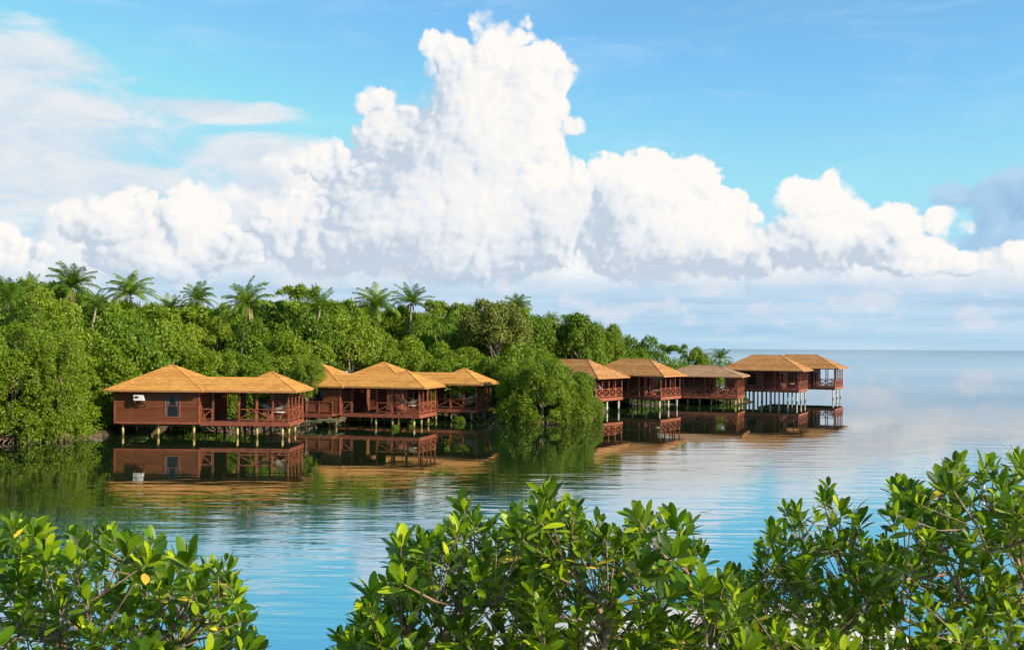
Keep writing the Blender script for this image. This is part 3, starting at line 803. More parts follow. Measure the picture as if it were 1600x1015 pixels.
    for y in (0.9, 2.5, 4.1): bm.box(rx1+0.1, dx1-0.1, y-0.06, y+0.06, zf-0.2, zf-0.004)
    bm.build('floor_beam', M['dark_post'], t)
    for x in (X0+1.0, X0+3.55, X0+6.1):
        for y in (0.62, 2.9, 5.2): stilt(t, x, y, zf-0.21 if y > 1 else zf-0.03)
    for x in (XR+0.5, XR+1.6): stilt(t, x, 2.9, zf-0.2, 0.10, 'dark_post')  # passage stilts under the deck carry their shade as dark colour
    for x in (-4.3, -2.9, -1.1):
        for y in (0.66, 2.3, 3.9): stilt(t, x, y, zf-0.004, mat='bamboo' if (y < 1 or x > -2) else 'dark_post')  # stilts further back coloured dark to paint the shade under the deck
    if ac:
        a = MB().box(X0+2.05, X0+2.72, ry0-0.42, ry0-0.02, 2.76, 3.19)
        ao = a.build('air_conditioner', M['white'], t)
        MB().tube([(X0+2.27, ry0-0.422, 2.985), (X0+2.27, ry0-0.445, 2.975)], 0.15, 16).build('fan_grille', M['grille'], ao)
        for q in (X0+2.1, X0+2.7):
            MB().box(q, q+0.06, ry0-0.4, ry0-0.004, 2.61, 2.70).bar((q+0.03, ry0-0.38, 2.62), (q+0.03, ry0-0.03, 2.28), 0.04).build('bracket', M['dark_post'], ao)
    hammock(t, (-3.9, 3.7), (-0.75, 1.2), zd + 1.6, 0.85, f'off-white hammock slung inside the open pavilion of the {ordn} hut from the left')
    place('table', t, -1.6, 1.7, zd, 0, f'small round table in the pavilion of the {ordn} hut from the left', 'table', 'small tables on the hut decks')
    place('chair', t, -2.3, 1.2, zd, 0.9, f'red-brown slatted chair left of the table in the {ordn} hut\'s pavilion', 'chair', 'slatted chairs on the hut decks')
    place('chair', t, -1.3, 2.6, zd, -0.3, f'red-brown slatted chair behind the table in the {ordn} hut\'s pavilion', 'chair', 'slatted chairs on the hut decks')
    return t

def hut_b(label, corner, theta, k, L, S, zf, ze, pitch, mat, ordn, frontporch=(0.5, 1.3), split=0.55, solid=None, ncol=6, nrow=3, smat='white_stilt', win=True, sides='x'):
    t = empty('stilt_hut', (corner.x, corner.y, 0), -theta); t.scale = (k, k, 1)
    tag(t, label, 'hut', 'brown stilt huts standing over the water')
    polys, a, b = hip(-L, 0, 0, S, ze, pitch * k)
    roof = roof_mesh(t, polys, mat, None)
    fa = MB(); eave_trim(fa, -L, 0, 0, S, ze, 0.13); fa.build('fascia', M['fascia'], t)
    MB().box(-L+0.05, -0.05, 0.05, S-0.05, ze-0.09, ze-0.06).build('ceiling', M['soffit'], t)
    for c, q in (((0, 0, ze), b), ((0, S, ze), b), ((-L, 0, ze), a)):
        MB().bar((c[0], c[1], c[2] + 0.012), (q[0], q[1], q[2] + 0.015), 0.07, 0.02).build('ridge_cap', mat, roof)
    x0, x1, y0, y1 = -L + 0.55, -0.55, 0.5, S - 0.5
    zd = zf + 0.16; zt = ze - 0.09
    MB().box(x0, x1, y0, y1, zf, zd).build('deck', M['deck'], t)
    eb = MB(); eave_trim(eb, x0-0.043, x1+0.043, y0-0.043, y1+0.043, zd+0.05, 0.34, 0.04); eb.build('deck_edge_board', M['trim'], t)
    xs = x0 + (x1 - x0) * split                       # end of the room
    fx, fd = frontporch; xf = x0 + (x1 - x0) * fx     # where the front porch begins
    wl = MB()
    yw = y0 + fd
    if xf > x0 + 0.3:
        wall_with_holes(wl, 0, y0 + 0.005, x0, xf, zd, zt, [(x0+(xf-x0)*0.60, x0+(xf-x0)*0.84, zd+0.55, zt-0.25)] if win else [])
        wall_with_holes(wl, 1, xf - 0.1, y0 + 0.105, yw, zd, zt, [])
    d0, d1 = max(xf, x0) + 0.25, xs - 0.2
    holes = []
    if d1 - d0 > 1.4:
        mid = (d0 + d1) / 2; holes = [(d0, mid - 0.1, zd + 0.25, zd + 1.95), (mid + 0.1, d1, zd + 0.05, zd + 1.95)]
    wall_with_holes(wl, 0, yw, max(xf, x0), xs, zd, zt, holes)
    wall_with_holes(wl, 1, xs - 0.1, yw + 0.1, y1 - 0.1, zd, zt, [(yw + 0.8, yw + 1.7, zd, zd + 2.0)] if y1 - yw > 2.2 else [])
    wall_with_holes(wl, 0, y1 - 0.1, x0, xs, zd, zt, [])
    wall_with_holes(wl, 1, x0, y0 + 0.105, y1 - 0.1, zd, zt, [])
    wl.build('wall', M['wall_b'], t)
    if win and xf > x0 + 0.3: window(t, 0, y0 + 0.005, x0+(xf-x0)*0.60, x0+(xf-x0)*0.84, zd+0.55, zt-0.25)
    for i, h in enumerate(holes):
        wo = window(t, 0, yw, *h) if i == 0 else None
        if wo: curtain_pair(wo, yw + 0.01, *h)
        else: door(t, 0, yw, *h)
    # posts
    px = [x1 - 0.07]
    k = 0
    nx = max(2, round((x1 - xf) / 1.15))
    for i in range(nx + 1):
        x = x1 - 0.07 - (x1 - 0.07 - xf - 0.08) * i / nx
        if i < nx or xf <= x0 + 0.3: post(t, x, y0 + 0.07, zd, zt, 0.09)
    ny = max(3, round((y1 - y0) / 1.1))
    for i in range(1, ny + 1): post(t, x1 - 0.07, y0 + 0.07 + (y1 - y0 - 0.14) * i / ny, zd, zt, 0.09)
    for i in range(1, 3): post(t, xs + (x1 - xs) * i / 3, y1 - 0.07, zd, zt, 0.09)
    if solid: 
        xm = x0 + (x1 - x0) * solid
        railing(t, (xf + 0.02, y0 + 0.03), (xm, y0 + 0.03), zd, style='solid', h=0.95); railing(t, (xm + 0.06, y0 + 0.03), (x1 - 0.04, y0 + 0.03), zd, style='x')
    else: railing(t, (xf + 0.02, y0 + 0.03), (x1 - 0.04, y0 + 0.03), zd, style='x')
    railing(t, (x1 - 0.03, y0 + 0.09), (x1 - 0.03, y1 - 0.05), zd, style=sides)
    railing(t, (xs + 0.02, y1 - 0.03), (x1 - 0.09, y1 - 0.03), zd, style='x')
    bm = MB()
    for j in range(nrow):
        y = y0 + 0.3 + (y1 - y0 - 0.6) * j / (nrow - 1); bm.box(x0 + 0.1, x1 - 0.1, y - 0.07, y + 0.07, zf - 0.22, zf - 0.004)
    bm.build('floor_beam', M['dark_post'], t)
    for i in range(ncol):
        for j in range(nrow):
            x = x0 + 0.25 + (x1 - x0 - 0.5) * i / (ncol - 1); y = y0 + 0.3 + (y1 - y0 - 0.6) * j / (nrow - 1)
            stilt(t, x, y, zf - 0.22, 0.085, smat if (j != 1 or i > ncol - 3) else 'dark_post')  # middle-row stilts coloured dark for the shade beneath the floor
    xm = (xs + x1) / 2
    place('table', t, xm, y0 + 1.6, zd, 0, f'small round table on the porch of the {ordn} hut from the left', 'table', 'small tables on the hut decks')
    place('chair', t, xm - 0.8, y0 + 1.2, zd, 1.0, f'slatted chair left of the table on the {ordn} hut\'s porch', 'chair', 'slatted chairs on the hut decks')
    place('chair', t, xm + 0.6, y0 + 1.9, zd, -0.9, f'slatted chair right of the table on the {ordn} hut\'s porch', 'chair', 'slatted chairs on the hut decks')
    return t

def corner_at(px, py, Y):
    v = at_depth(px, py, Y); return Vector((v.x, v.y, 0))
rad = math.radians
H1 = hut_a('leftmost orange-roofed stilt hut, white air conditioner on its red plank wall', corner_at(462, 611, 75.5), rad(3), 1.095, 0.3, ordn='first')
H2 = hut_a('second stilt hut from the left, boardwalk at its left, roof partly behind a mangrove', corner_at(663.5, 606, 85.0), rad(15), 1.105, 0.6, zf=0.95, ze=3.52, ac=False, ordn='second')
H3 = hut_a('third stilt hut from the left, its main roof showing behind the second hut', corner_at(752.5, 601, 92.5), rad(17), 1.12, 0.6, zf=0.95, ze=3.55, ac=False, ordn='third')
H4 = hut_b('fourth stilt hut from the left, left half hidden by a round mangrove', corner_at(934.5, 590, 106), rad(36), 1.18, 9.0, 5.9, 1.35, 3.78, 0.56, M['roof_b'], 'fourth', (0.45, 1.3), 0.62, ncol=5, win=False)
H5 = hut_b('fifth stilt hut from the left, dark front wall and bright orange right roof face', corner_at(1037.5, 588, 112), rad(33), 1.175, 8.8, 5.7, 1.25, 3.86, 0.56, M['roof_b'], 'fifth', (0.24, 1.4), 0.68, ncol=6, win=False)
H6 = hut_b('sixth stilt hut from the left, low greyish roof and plank balustrade', corner_at(1159.7, 588.5, 120.5), rad(20.5), 1.14, 9.3, 6.7, 0.98, 3.60, 0.34, M['roof_c'], 'sixth', (0.0, 1.3), 0.62, solid=0.45, ncol=7, smat='bamboo')
H7 = hut_b('seventh stilt hut from the left, dark window and many pale stilts', corner_at(1254.8, 579.5, 128), rad(27), 1.19, 9.25, 6.2, 1.55, 4.20, 0.55, M['roof_b'], 'seventh', (0.52, 1.2), 0.72, ncol=9)
H8 = hut_b('farthest right stilt hut, open corner porch with the sea showing through', corner_at(1311, 576, 139), rad(28), 1.21, 9.9, 6.4, 1.5, 4.31, 0.50, M['roof_b'], 'eighth', (0.66, 1.2), 0.70, ncol=3, win=False)
hm = hammock(H4, (-2.6, 4.6), (-0.7, 1.2), 3.1, 0.8, 'off-white hammock hanging in the porch of the fourth hut from the left')

# boardwalk from the shore to the second hut's room
bwp, bwq = on_water(440, 672, 0), None
e = empty('boardwalk', (-18.7, 87.6, 0), rad(-15))
tag(e, 'red-brown boardwalk with plank balustrade between the first and second huts', 'boardwalk')
MB().box(-3.2, 3.2, 0, 1.5, 0.90, 1.05).build('deck', M['deck'], e)
MB().box(-3.2, 3.2, -0.045, -0.003, 0.75, 1.09).build('deck_edge_board', M['trim'], e)
railing(e, (-3.15, 0.04), (3.15, 0.04), 1.05, style='solid', h=1.1)
railing(e, (-3.15, 1.46), (3.15, 1.46), 1.05, style='v', h=1.1)
for x in (-2.8, -0.9, 0.9, 2.8):
    for y in (0.2, 1.3): stilt(e, x, y, 0.896)
# ---------------------------------------------------------------- trees
def leaf_cloud(seed, n, blobs, leaf, mat, name, flat=0.0, core=0.18, aspect=0.55, zmin=0.0, hz=1.6):
    """many small folded leaf sprays spread over lobes; unit crown: radius 1, height 1"""
    r = np.random.RandomState(seed)
    C = np.array([b[:3] for b in blobs]); R = np.array([b[3] for b in blobs])
    w = R**2; w = w / w.sum()
    idx = r.choice(len(blobs), n, p=w)
    d = r.normal(size=(n, 3)); d /= np.linalg.norm(d, axis=1)[:, None]
    d[:, 2] = np.where(d[:, 2] < -0.35, -d[:, 2], d[:, 2])
    rad_ = R[idx] * (1 - np.abs(r.normal(size=n)) * core) * r.uniform(0.93, 1.07, n)
    hs = np.array([1, 1, hz])
    C = C * hs; bs = np.array([1, 1, 0.85 * hz ** 0.5])
    P = C[idx] + d * rad_[:, None] * bs
    # sprays: gather leaves a little around random twig ends for clumps and gaps
    ntw = n // 9
    tw = P[r.choice(n, ntw)]
    k = r.randint(0, ntw, n)
    sel = r.rand(n) < 0.55
    P[sel] = tw[k[sel]] + r.normal(size=(sel.sum(), 3)) * leaf * 0.9
    keep = P[:, 2] > zmin
    # drop leaves deep inside other lobes
    dist = np.linalg.norm((P[:, None, :] - C[None]) / (R[None, :, None] * bs), axis=2)
    keep &= (dist.min(axis=1) > 0.55) | (r.rand(n) < 0.25)
    P = P[keep]; d = d[keep]; n = len(P)
    N = d + r.normal(size=(n, 3)) * 0.65 + np.array([0, 0, 0.35]); N /= np.linalg.norm(N, axis=1)[:, None]
    a = np.cross(N, r.normal(size=(n, 3))); a /= np.linalg.norm(a, axis=1)[:, None]
    b = np.cross(N, a)
    s = leaf * r.uniform(0.6, 1.35, n)[:, None]
    V = np.stack([P - a * s, P + b * s * aspect - N * s * 0.12, P + a * s, P - b * s * aspect - N * s * 0.12], axis=1).reshape(-1, 3)
    F = np.arange(n * 4).reshape(-1, 4)
    return mesh_np(name, V, F, mat)

def lobes(seed, n, kind='dome'):
    r = random.Random(seed); out = []
    for i in range(n):
        a = r.uniform(0, 2*PI)
        if kind == 'dome':
            u = r.uniform(-0.05, 1); rr = math.sqrt(max(0, 1 - u*u)) * r.uniform(0.55, 0.80); z = 0.42 + 0.40 * u
            if r.random() < 0.35: z = r.uniform(0.12, 0.5); rr = r.uniform(0.5, 0.75)
            out.append((rr*math.cos(a), rr*math.sin(a), z, r.uniform(0.20, 0.36)))
        elif kind == 'skirt':
            z = r.uniform(0.05, 0.86); rr = (0.80 if z < 0.5 else 0.80 * math.sqrt(max(0.0, 1 - ((z - 0.5)/0.48)**2))) * r.uniform(0.75, 1.0)
            out.append((rr*math.cos(a), rr*math.sin(a), z, r.uniform(0.16, 0.30)))
        elif kind == 'airy':
            z = r.uniform(0.55, 0.95); rr = r.uniform(0.1, 0.85)
            out.append((rr*math.cos(a), rr*math.sin(a), z, r.uniform(0.12, 0.24)))
    if kind != 'airy': out.append((0, 0, 0.55, 0.42))
    return out

CROWN = {}
HZ = {'mound': 1.5, 'tall': 2.7, 'dome': 1.25, 'skirt': 1.8, 'lime': 1.4, 'olive': 1.0, 'airy': 1.0, 'scrub': 0.9}
CROWN['dome'] = [leaf_cloud(i, 17000, lobes(i, 26), 0.030, M['leaf_green'] if i % 2 else M['leaf_deep'], 'crown', hz=HZ['dome'], core=0.14) for i in range(1, 5)]
CROWN['skirt'] = [leaf_cloud(20 + i, 30000, lobes(20 + i, 46, 'skirt'), 0.027, M['leaf_green'] if i % 2 == 0 else M['leaf_deep'], 'crown', hz=HZ['skirt'], core=0.12, zmin=0.03) for i in range(3)]
CROWN['tall'] = [leaf_cloud(70 + i, 42000, lobes(70 + i, 70, 'skirt'), 0.026, M['leaf_green'], 'crown', hz=HZ['tall'], core=0.10, zmin=0.02) for i in range(2)]
CROWN['mound'] = [leaf_cloud(80 + i, 46000, lobes(80 + i, 60, 'skirt'), 0.021, M['leaf_green'], 'crown', hz=HZ['mound'], core=0.10, zmin=0.02) for i in range(2)]
CROWN['lime'] = [leaf_cloud(30 + i, 12000, lobes(30 + i, 30), 0.029, M['leaf_lime'], 'crown', hz=HZ['lime'], core=0.16) for i in range(2)]
CROWN['olive'] = [leaf_cloud(40, 34000, lobes(40, 46), 0.026, M['leaf_olive'], 'crown', hz=HZ['olive'], core=0.2)]
CROWN['airy'] = [leaf_cloud(50 + i, 4500, lobes(50 + i, 24, 'airy'), 0.042, M['leaf_green'] if i else M['leaf_lime'], 'crown', hz=HZ['airy'], core=0.25) for i in range(2)]
CROWN['scrub'] = [leaf_cloud(60, 3000, lobes(60, 16, 'skirt'), 0.06, M['leaf_grey'], 'crown', hz=HZ['scrub'], core=0.25)]

def trunk_mesh(seed, roots, spread=0.55):
    """unit trunk (height 1): tapered stem, forking limbs, prop roots"""
    r = random.Random(seed); mb = MB()
    mb.tube([(0,0,-0.02), (0.02,0.01,0.2), (-0.01,0.02,0.45), (0.02,0,0.72)], [0.05,0.04,0.03,0.015], 7)
    for i in range(9):
        a = 2*PI*i/9 + r.uniform(-.3,.3); z0 = r.uniform(0.22, 0.55); L = spread * r.uniform(0.6, 1.1); z1 = z0 + r.uniform(0.15, 0.36)
        mb.tube([(0.01,0.01,z0), (L*0.4*math.cos(a), L*0.4*math.sin(a), z0 + (z1-z0)*0.35), (L*math.cos(a), L*math.sin(a), z1)], [0.022,0.014,0.004], 5)
    me_t = bpy.data.meshes.new('trunk'); me_t.from_pydata(mb.v, [], mb.f); me_t.materials.append(M['bark'])
    rt = MB()
    if roots:
        for i in range(roots):
            a = r.uniform(0, 2*PI); L = r.uniform(0.35, 1.0); h = r.uniform(0.08, 0.22); b = a + r.uniform(-.5, .5)
            p = [(0.02*math.cos(a), 0.02*math.sin(a), h)]
            for t in (0.3, 0.6, 0.85, 1.0):
                aa = a + (b - a) * t
                p.append((L*t*math.cos(aa), L*t*math.sin(aa), h*(1 - t**2.2) - (0.03 if t == 1 else 0)))
            rt.tube(p, [0.010, 0.009, 0.008, 0.007, 0.006], 5)
    me_r = None
    if roots: me_r = bpy.data.meshes.new('prop_roots'); me_r.from_pydata(rt.v, [], rt.f); me_r.materials.append(M['root'])
    return me_t, me_r
TR = [trunk_mesh(i, 0) for i in range(3)]
TRW = [trunk_mesh(10 + i, 26) for i in range(3)]
tree_rng = random.Random(5)
TREES = []
def tree(name, kind, x, y, rx, top, z0=None, wet=False, ry=None):
    """z0: height where the foliage begins"""
    gz = ground_z(x, y); e = empty(name, (x, y, gz), tree_rng.uniform(0, 2*PI))
    c = link('crown', tree_rng.choice(CROWN[kind]), e)
    zb = -0.45 if wet else z0
    if zb is None: zb = max(0.4, top - rx * HZ[kind] * {'airy': 1.1, 'dome': 1.75}.get(kind, 1.4))
    c.location = (0, 0, zb - gz); c.scale = (rx, ry or rx, (top - zb) / HZ[kind])
    tm, rm = tree_rng.choice(TRW if wet else TR)
    t = link('trunk', tm, e); t.scale = (rx * 0.9, rx * 0.9, (top - gz) * 0.96)
    if rm:
        q = link('prop_roots', rm, e); q.scale = (rx * 0.78, rx * 0.78, min(top, 7) * 0.4)
        q.location = (0, 0, 0.0 if gz > 0.05 else 0.0)
    u, v = x / y, (top - CAMH) / y
    TREES.append((e, kind, CX + u * FPX, CY - v * FPX, y, wet))
    return e
def tree_px(name, kind, px, base_py, wpx, top_py, **k):
    p = on_water(px, base_py); top = at_depth(px, top_py, p.y).z
    return tree(name, kind, p.x, p.y, wpx / 2 / FPX * p.y, top, **k)
def tree_at(name, kind, px, Y, wpx, top_py, **k):
    p = at_depth(px, top_py, Y)
    return tree(name, kind, p.x, Y, wpx / 2 / FPX * Y, p.z, **k)

# waterfront trees placed one by one
MANUAL = [
 (tree_px, 'tall', -70, 691, 150, 500, True, 'tall leafy mangrove at the waterline on the far left edge'),
 (tree_px, 'tall', 18, 690, 125, 522, True, 'broad bright green mangrove at the waterline left of the first hut'),
 (tree_px, 'tall', 96, 688, 86, 514, True, 'mangrove hanging over the water just left of the dark gap by the first hut'),
 (tree_at, 'tall', 60, 78, 130, 490, False, 'mangrove crown behind the two waterline mangroves left of the first hut'),
 (tree_at, 'dome', 140, 92, 110, 500, False, 'deep green tree over the dark gap left of the first hut'),
 (tree_at, 'skirt', 480, 87.5, 58, 552, False, 'mangrove standing between the first and second huts'),
 (tree_px, 'mound', 808, 660, 70, 575, True, 'waterline mangrove just right of the third hut\'s pavilion'),
 (tree_px, 'mound', 848, 660.5, 104, 562, True, 'rounded bright mangrove at the waterline right of the third hut'),
 (tree_px, 'mound', 892, 659, 76, 590, True, 'mangrove hiding the left half of the fourth hut'),
 (tree_px, 'mound', 924, 657.5, 40, 620, True, 'low mangrove tip spreading beside the fourth hut\'s pale stilt'),
 (tree_at, 'skirt', 775, 104, 70, 556, False, 'mangrove directly behind the third hut\'s open pavilion'),
 (tree_at, 'lime', 75, 84, 108, 446, False, 'yellow-green tree with open crown at the upper left'),
 (tree_at, 'dome', 362, 108, 84, 476, False, 'round tree on the skyline left of the wide spreading palm'),
 (tree_at, 'dome', 424, 111, 84, 472, False, 'round tree on the skyline right of the wide spreading palm'),
 (tree_at, 'dome', 392, 101, 74, 494, False, 'round tree just below the wide spreading palm, above the pavilion'),
 (tree_at, 'lime', 340, 100, 60, 492, False, 'yellowish tree below the compact palm above the first hut'),
 (tree_at, 'dome', 245, 106, 80, 474, False, 'round tree on the skyline between the second and third tall palms'),
 (tree_at, 'dome', 620, 116, 80, 482, False, 'round tree between the drooping palm and the slender palm'),
 (tree_at, 'olive', 775, 112, 116, 466, False, 'dull olive-green tree on the skyline above the third hut'),
 (tree_at, 'airy', 470, 108, 80, 450, False, 'pale tree with loose layered leaves on the skyline between palms'),
 (tree_at, 'airy', 690, 112, 75, 474, False, 'light airy tree right of the tall slender palm'),
 (tree_at, 'dome', 905, 124, 80, 490, False, 'light green tree on the skyline right of the small distant palm'),
 (tree_at, 'dome', 945, 132, 70, 505, False, 'bushy tree on the skyline above the fourth hut\'s roof'),
 (tree_at, 'dome', 1000, 138, 90, 528, False, 'bushy tree rising behind the fifth hut\'s roof'),
 (tree_at, 'airy', 1050, 142, 50, 540, False, 'thin open tree at the low end of the island'),
 (tree_at, 'dome', 1085, 146, 56, 541, False, 'rounded tree at the end of the island beside the lone palm'),
 (tree_at, 'dome', 1125, 146, 60, 572, False, 'low bush at the foot of the lone palm near the sixth hut'),
 (tree_at, 'skirt', 1040, 132, 90, 578, False, 'bush behind the fifth and sixth huts at the water'),
 (tree_at, 'skirt', 975, 126, 80, 575, False, 'bush seen between the stilts of the fifth hut'),
]
used = []
for (f, kind, px, b, wpx, tp, wet, lab) in MANUAL:
    e = f('mangrove_tree' if kind in ('skirt', 'dome', 'tall', 'mound') else 'broadleaf_tree', kind, px, b, wpx, tp, wet=wet)
    tag(e, lab, 'tree', 'trees of the island'); used.append((e.location.x, e.location.y, wpx / 2 / FPX * e.location.y))
for (e, k, *_r) in TREES:
    pass

# the canopy behind: trees on a jittered grid, rising inland to the skyline
SKY = [(-300, 430), (0, 441), (60, 436), (110, 452), (165, 462), (230, 470), (330, 475), (420, 474), (470, 462), (540, 470), (640, 478), (720, 474), (800, 482), (850, 490), (900, 495), (960, 516), (1010, 536), (1060, 548), (1110, 556), (1150, 575)]
def sky_py(px):
    for a, b in zip(SKY, SKY[1:]):
        if a[0] <= px <= b[0]: return a[1] + (b[1] - a[1]) * (px - a[0]) / (b[0] - a[0])
    return SKY[0][1] if px < 0 else 600
HUTS = [(H1, 13.6, 7, 1.8), (H2, 13.8, 7, 2.2), (H3, 13.8, 7, 2.2), (H4, 9, 5.9, 2.6), (H5, 8.8, 5.7, 2.6), (H6, 9.3, 6.7, 2.6), (H7, 9.25, 6.2, 2.6)]
def near_hut(x, y):
    for h, W_, D_, mg in HUTS:
        d = Vector((x, y, 0)) - h.location; a = -h.rotation_euler.z; k = h.scale.x
        lx, ly = (d.x * math.cos(a) - d.y * math.sin(a)) / k, (d.x * math.sin(a) + d.y * math.cos(a)) / k
        if -W_ - mg < lx < mg and -6 < ly < D_ + 1.4: return True
    return False
cells = []
row = 0; d = 3.2
while d < 34:
    step = 4.0
    x = -52 + (row % 2) * step / 2
    while x < 27:
        xx = x + tree_rng.uniform(-0.9, 0.9); yy = shore_y(min(xx, SHORE[-1].x)) + d + tree_rng.uniform(-0.8, 0.8)
        px = CX + FPX * xx / yy
        if -60 < px < 1135 and xx < SHORE[-1].x - 2 and not (px > 960 and d > 16):
            t = min(1, d / 27.0)
            spy = sky_py(px) + 5
            fp = 575 - 40 * t if px < 700 else 585
            zf_ = 5.4 if px < 760 else 4.6
            zs_ = at_depth(px, spy, yy).z
            top = zf_ + (zs_ - zf_) * t ** 0.75 + tree_rng.uniform(-0.7, 0.5)
            top = min(top, zs_ + 0.2)
            if top > 2.4 and all((xx - a)**2 + (yy - b)**2 > (0.55 * r + 0.9)**2 for (a, b, r) in used if r < 9) and not near_hut(xx, yy):
                cells.append((xx, yy, px, top, t, row))
        x += step
    row += 1; d += 3.4
ZONES = [(-999, 60, 'at the left edge of the island'), (60, 175, 'left of the first hut'), (175, 330, "above the first hut's main roof"), (330, 480, "above the first hut's open pavilion"),
         (480, 570, "above the second hut's left roof"), (570, 660, "above the third hut's main roof"), (660, 760, "above the third hut's pavilion"), (760, 860, 'above the mangroves right of the third hut'),
         (860, 950, 'above the fourth hut'), (950, 1050, 'above the fifth hut'), (1050, 1300, 'behind the sixth hut')]
TIER = ['lowest canopy row', 'second canopy row', 'middle canopy row', 'upper canopy row', 'skyline row']
groups = {}
for (xx, yy, px, top, t, row) in cells:
    kind = 'dome'
    q = tree_rng.random()
    if t > 0.35 and q < 0.09: kind = 'lime'
    elif t < 0.45: kind = 'skirt'
    elif t > 0.8 and q < 0.2: kind = 'airy'
    rx = tree_rng.uniform(3.0, 4.2) * (0.85 if px > 900 else 1)
    e = tree('mangrove_tree' if kind in ('dome', 'skirt') else 'broadleaf_tree', kind, xx, yy, rx, top, z0=0.3 if t < 0.2 else None)
    zi = next(i for i, z in enumerate(ZONES) if z[0] <= px < z[1])
    ti = min(4, int(t * 4.99))
    groups.setdefault((zi, ti), []).append((px, e, kind))
KW = {'dome': 'round crown', 'skirt': 'leafy crown', 'lime': 'yellowish crown', 'airy': 'airy crown'}
for (zi, ti), lst in groups.items():
    lst.sort(key=lambda q: q[0]); n = len(lst)
    for i, (px, e, kind) in enumerate(lst):
        o = '' if n == 1 else ('leftmost ' if i == 0 else ('rightmost ' if i == n - 1 else ('middle ' if n == 3 else ['second ', 'third ', 'fourth ', 'fifth ', 'sixth ', 'seventh ', 'eighth ', 'ninth ', 'tenth ', 'eleventh ', 'twelfth '][i - 1])))
        tag(e, ' '.join(f"{o}{KW[kind]} in {TIER[ti]} {ZONES[zi][2]}".split()[:16]), 'tree', 'trees of the island')

# scrub and debris along the shore behind the stilts
for i, (px, bpy_, wpx, tp, lab) in enumerate([
    (515, 667, 46, 653, 'pale grey-green scrub at the water between the first and second huts'),
    (487, 668.5, 34, 656, 'low grey-green scrub right of the first hut\'s end stilts'),
    (440, 666, 46, 655, 'grey-green scrub behind the right stilts of the first hut'),
    (390, 665, 50, 654, 'grey-green scrub under the passage of the first hut'),
    (340, 664, 46, 654, 'grey-green scrub behind the left half of the first hut\'s passage')]):
    e = tree_px('shore_shrub', 'scrub', px, bpy_, wpx, tp); tag(e, lab, 'shrub', 'scrub along the shore')
for i, (px, bpy_, wpx, tp, lab) in enumerate([
    (618, 669.5, 14, 661, 'small bright mangrove sapling in the water under the second hut'),
    (641, 666.5, 10, 659, 'tiny mangrove sapling beside the second hut\'s corner stilts'),
    (717, 660, 22, 650, 'young mangrove bush under the third hut\'s pavilion')]):
    e = tree_px('mangrove_sapling', 'skirt', px, bpy_, wpx, tp, wet=True); tag(e, lab, 'sapling', 'young mangroves under the huts')
def root_tangle(px, py, wpx, h, n, seed, lab, thick=0.03):
    p = on_water(px, py); e = MB(); r = random.Random(seed); w_ = wpx / FPX * p.y
    for i in range(n):
        x0 = r.uniform(-w_/2, w_/2); y0 = r.uniform(-0.8, 0.8); L = r.uniform(0.5, 1.8) * r.choice((-1, 1)); hh = h * r.uniform(0.4, 1.0)
        e.tube([(x0 + L*t, y0 + 0.3*math.sin(3*t + i), -0.05 + 4*hh*t*(1-t) + 0.0) for t in (0, .15, .35, .5, .65, .85, 1)], thick * r.uniform(0.6, 1.2), 5)
    o = e.build('root_tangle', M['root']); o.location = (p.x, p.y, 0.02)
    tag(o, lab, 'roots', 'tangled roots at the waterline', 'stuff'); return o
root_tangle(50, 688.5, 70, 0.16, 14, 1, 'pinkish exposed roots under the broad mangrove at left')
root_tangle(117, 687, 44, 0.18, 10, 2, 'pinkish exposed roots at the foot of the mangrove by the dark gap')
root_tangle(778, 660, 36, 0.9, 14, 3, 'bare arching roots right of the third hut\'s stilts', 0.022)
root_tangle(410, 667, 140, 0.7, 60, 4, 'grey driftwood and roots behind the first hut\'s stilts', 0.035)

# undergrowth filling the space below the canopy, inland of the shore
ur = np.random.RandomState(77); nU = 190000
ux = ur.uniform(-58, SHORE[-1].x - 1, nU); ud = 1.0 + 24.0 * ur.rand(nU) ** 1.3
uy = np.array([shore_y(q) for q in ux]) + ud
uz = ur.uniform(0, 1, nU) ** 0.8 * (0.6 + np.minimum(5.0, ud * 0.9)) * (0.75 + 0.25 * np.sin(ux * 1.3) * np.cos(ux * 0.37 + 1)) + 0.15
ok = np.array([not near_hut(a, b) or c < 0.9 for a, b, c in zip(ux, uy, uz)])
ux, uy, uz = ux[ok], uy[ok], uz[ok]; nU = len(ux)
Pu = np.stack([ux, uy, uz], axis=1); Nu = ur.normal(size=(nU, 3)) + np.array([0.2, -0.4, 0.6]); Nu /= np.linalg.norm(Nu, axis=1)[:, None]
au = np.cross(Nu, ur.normal(size=(nU, 3))); au /= np.linalg.norm(au, axis=1)[:, None]; bu = np.cross(Nu, au); su = ur.uniform(0.08, 0.2, nU)[:, None]
Vu = np.stack([Pu - au * su, Pu + bu * su * .55, Pu + au * su, Pu - bu * su * .55], axis=1).reshape(-1, 3)
tag(link('undergrowth', mesh_np('undergrowth', Vu, np.arange(nU * 4).reshape(-1, 4), M['leaf_deep'])), 'dark leafy undergrowth beneath the trees along the shore', 'undergrowth', kind='stuff')

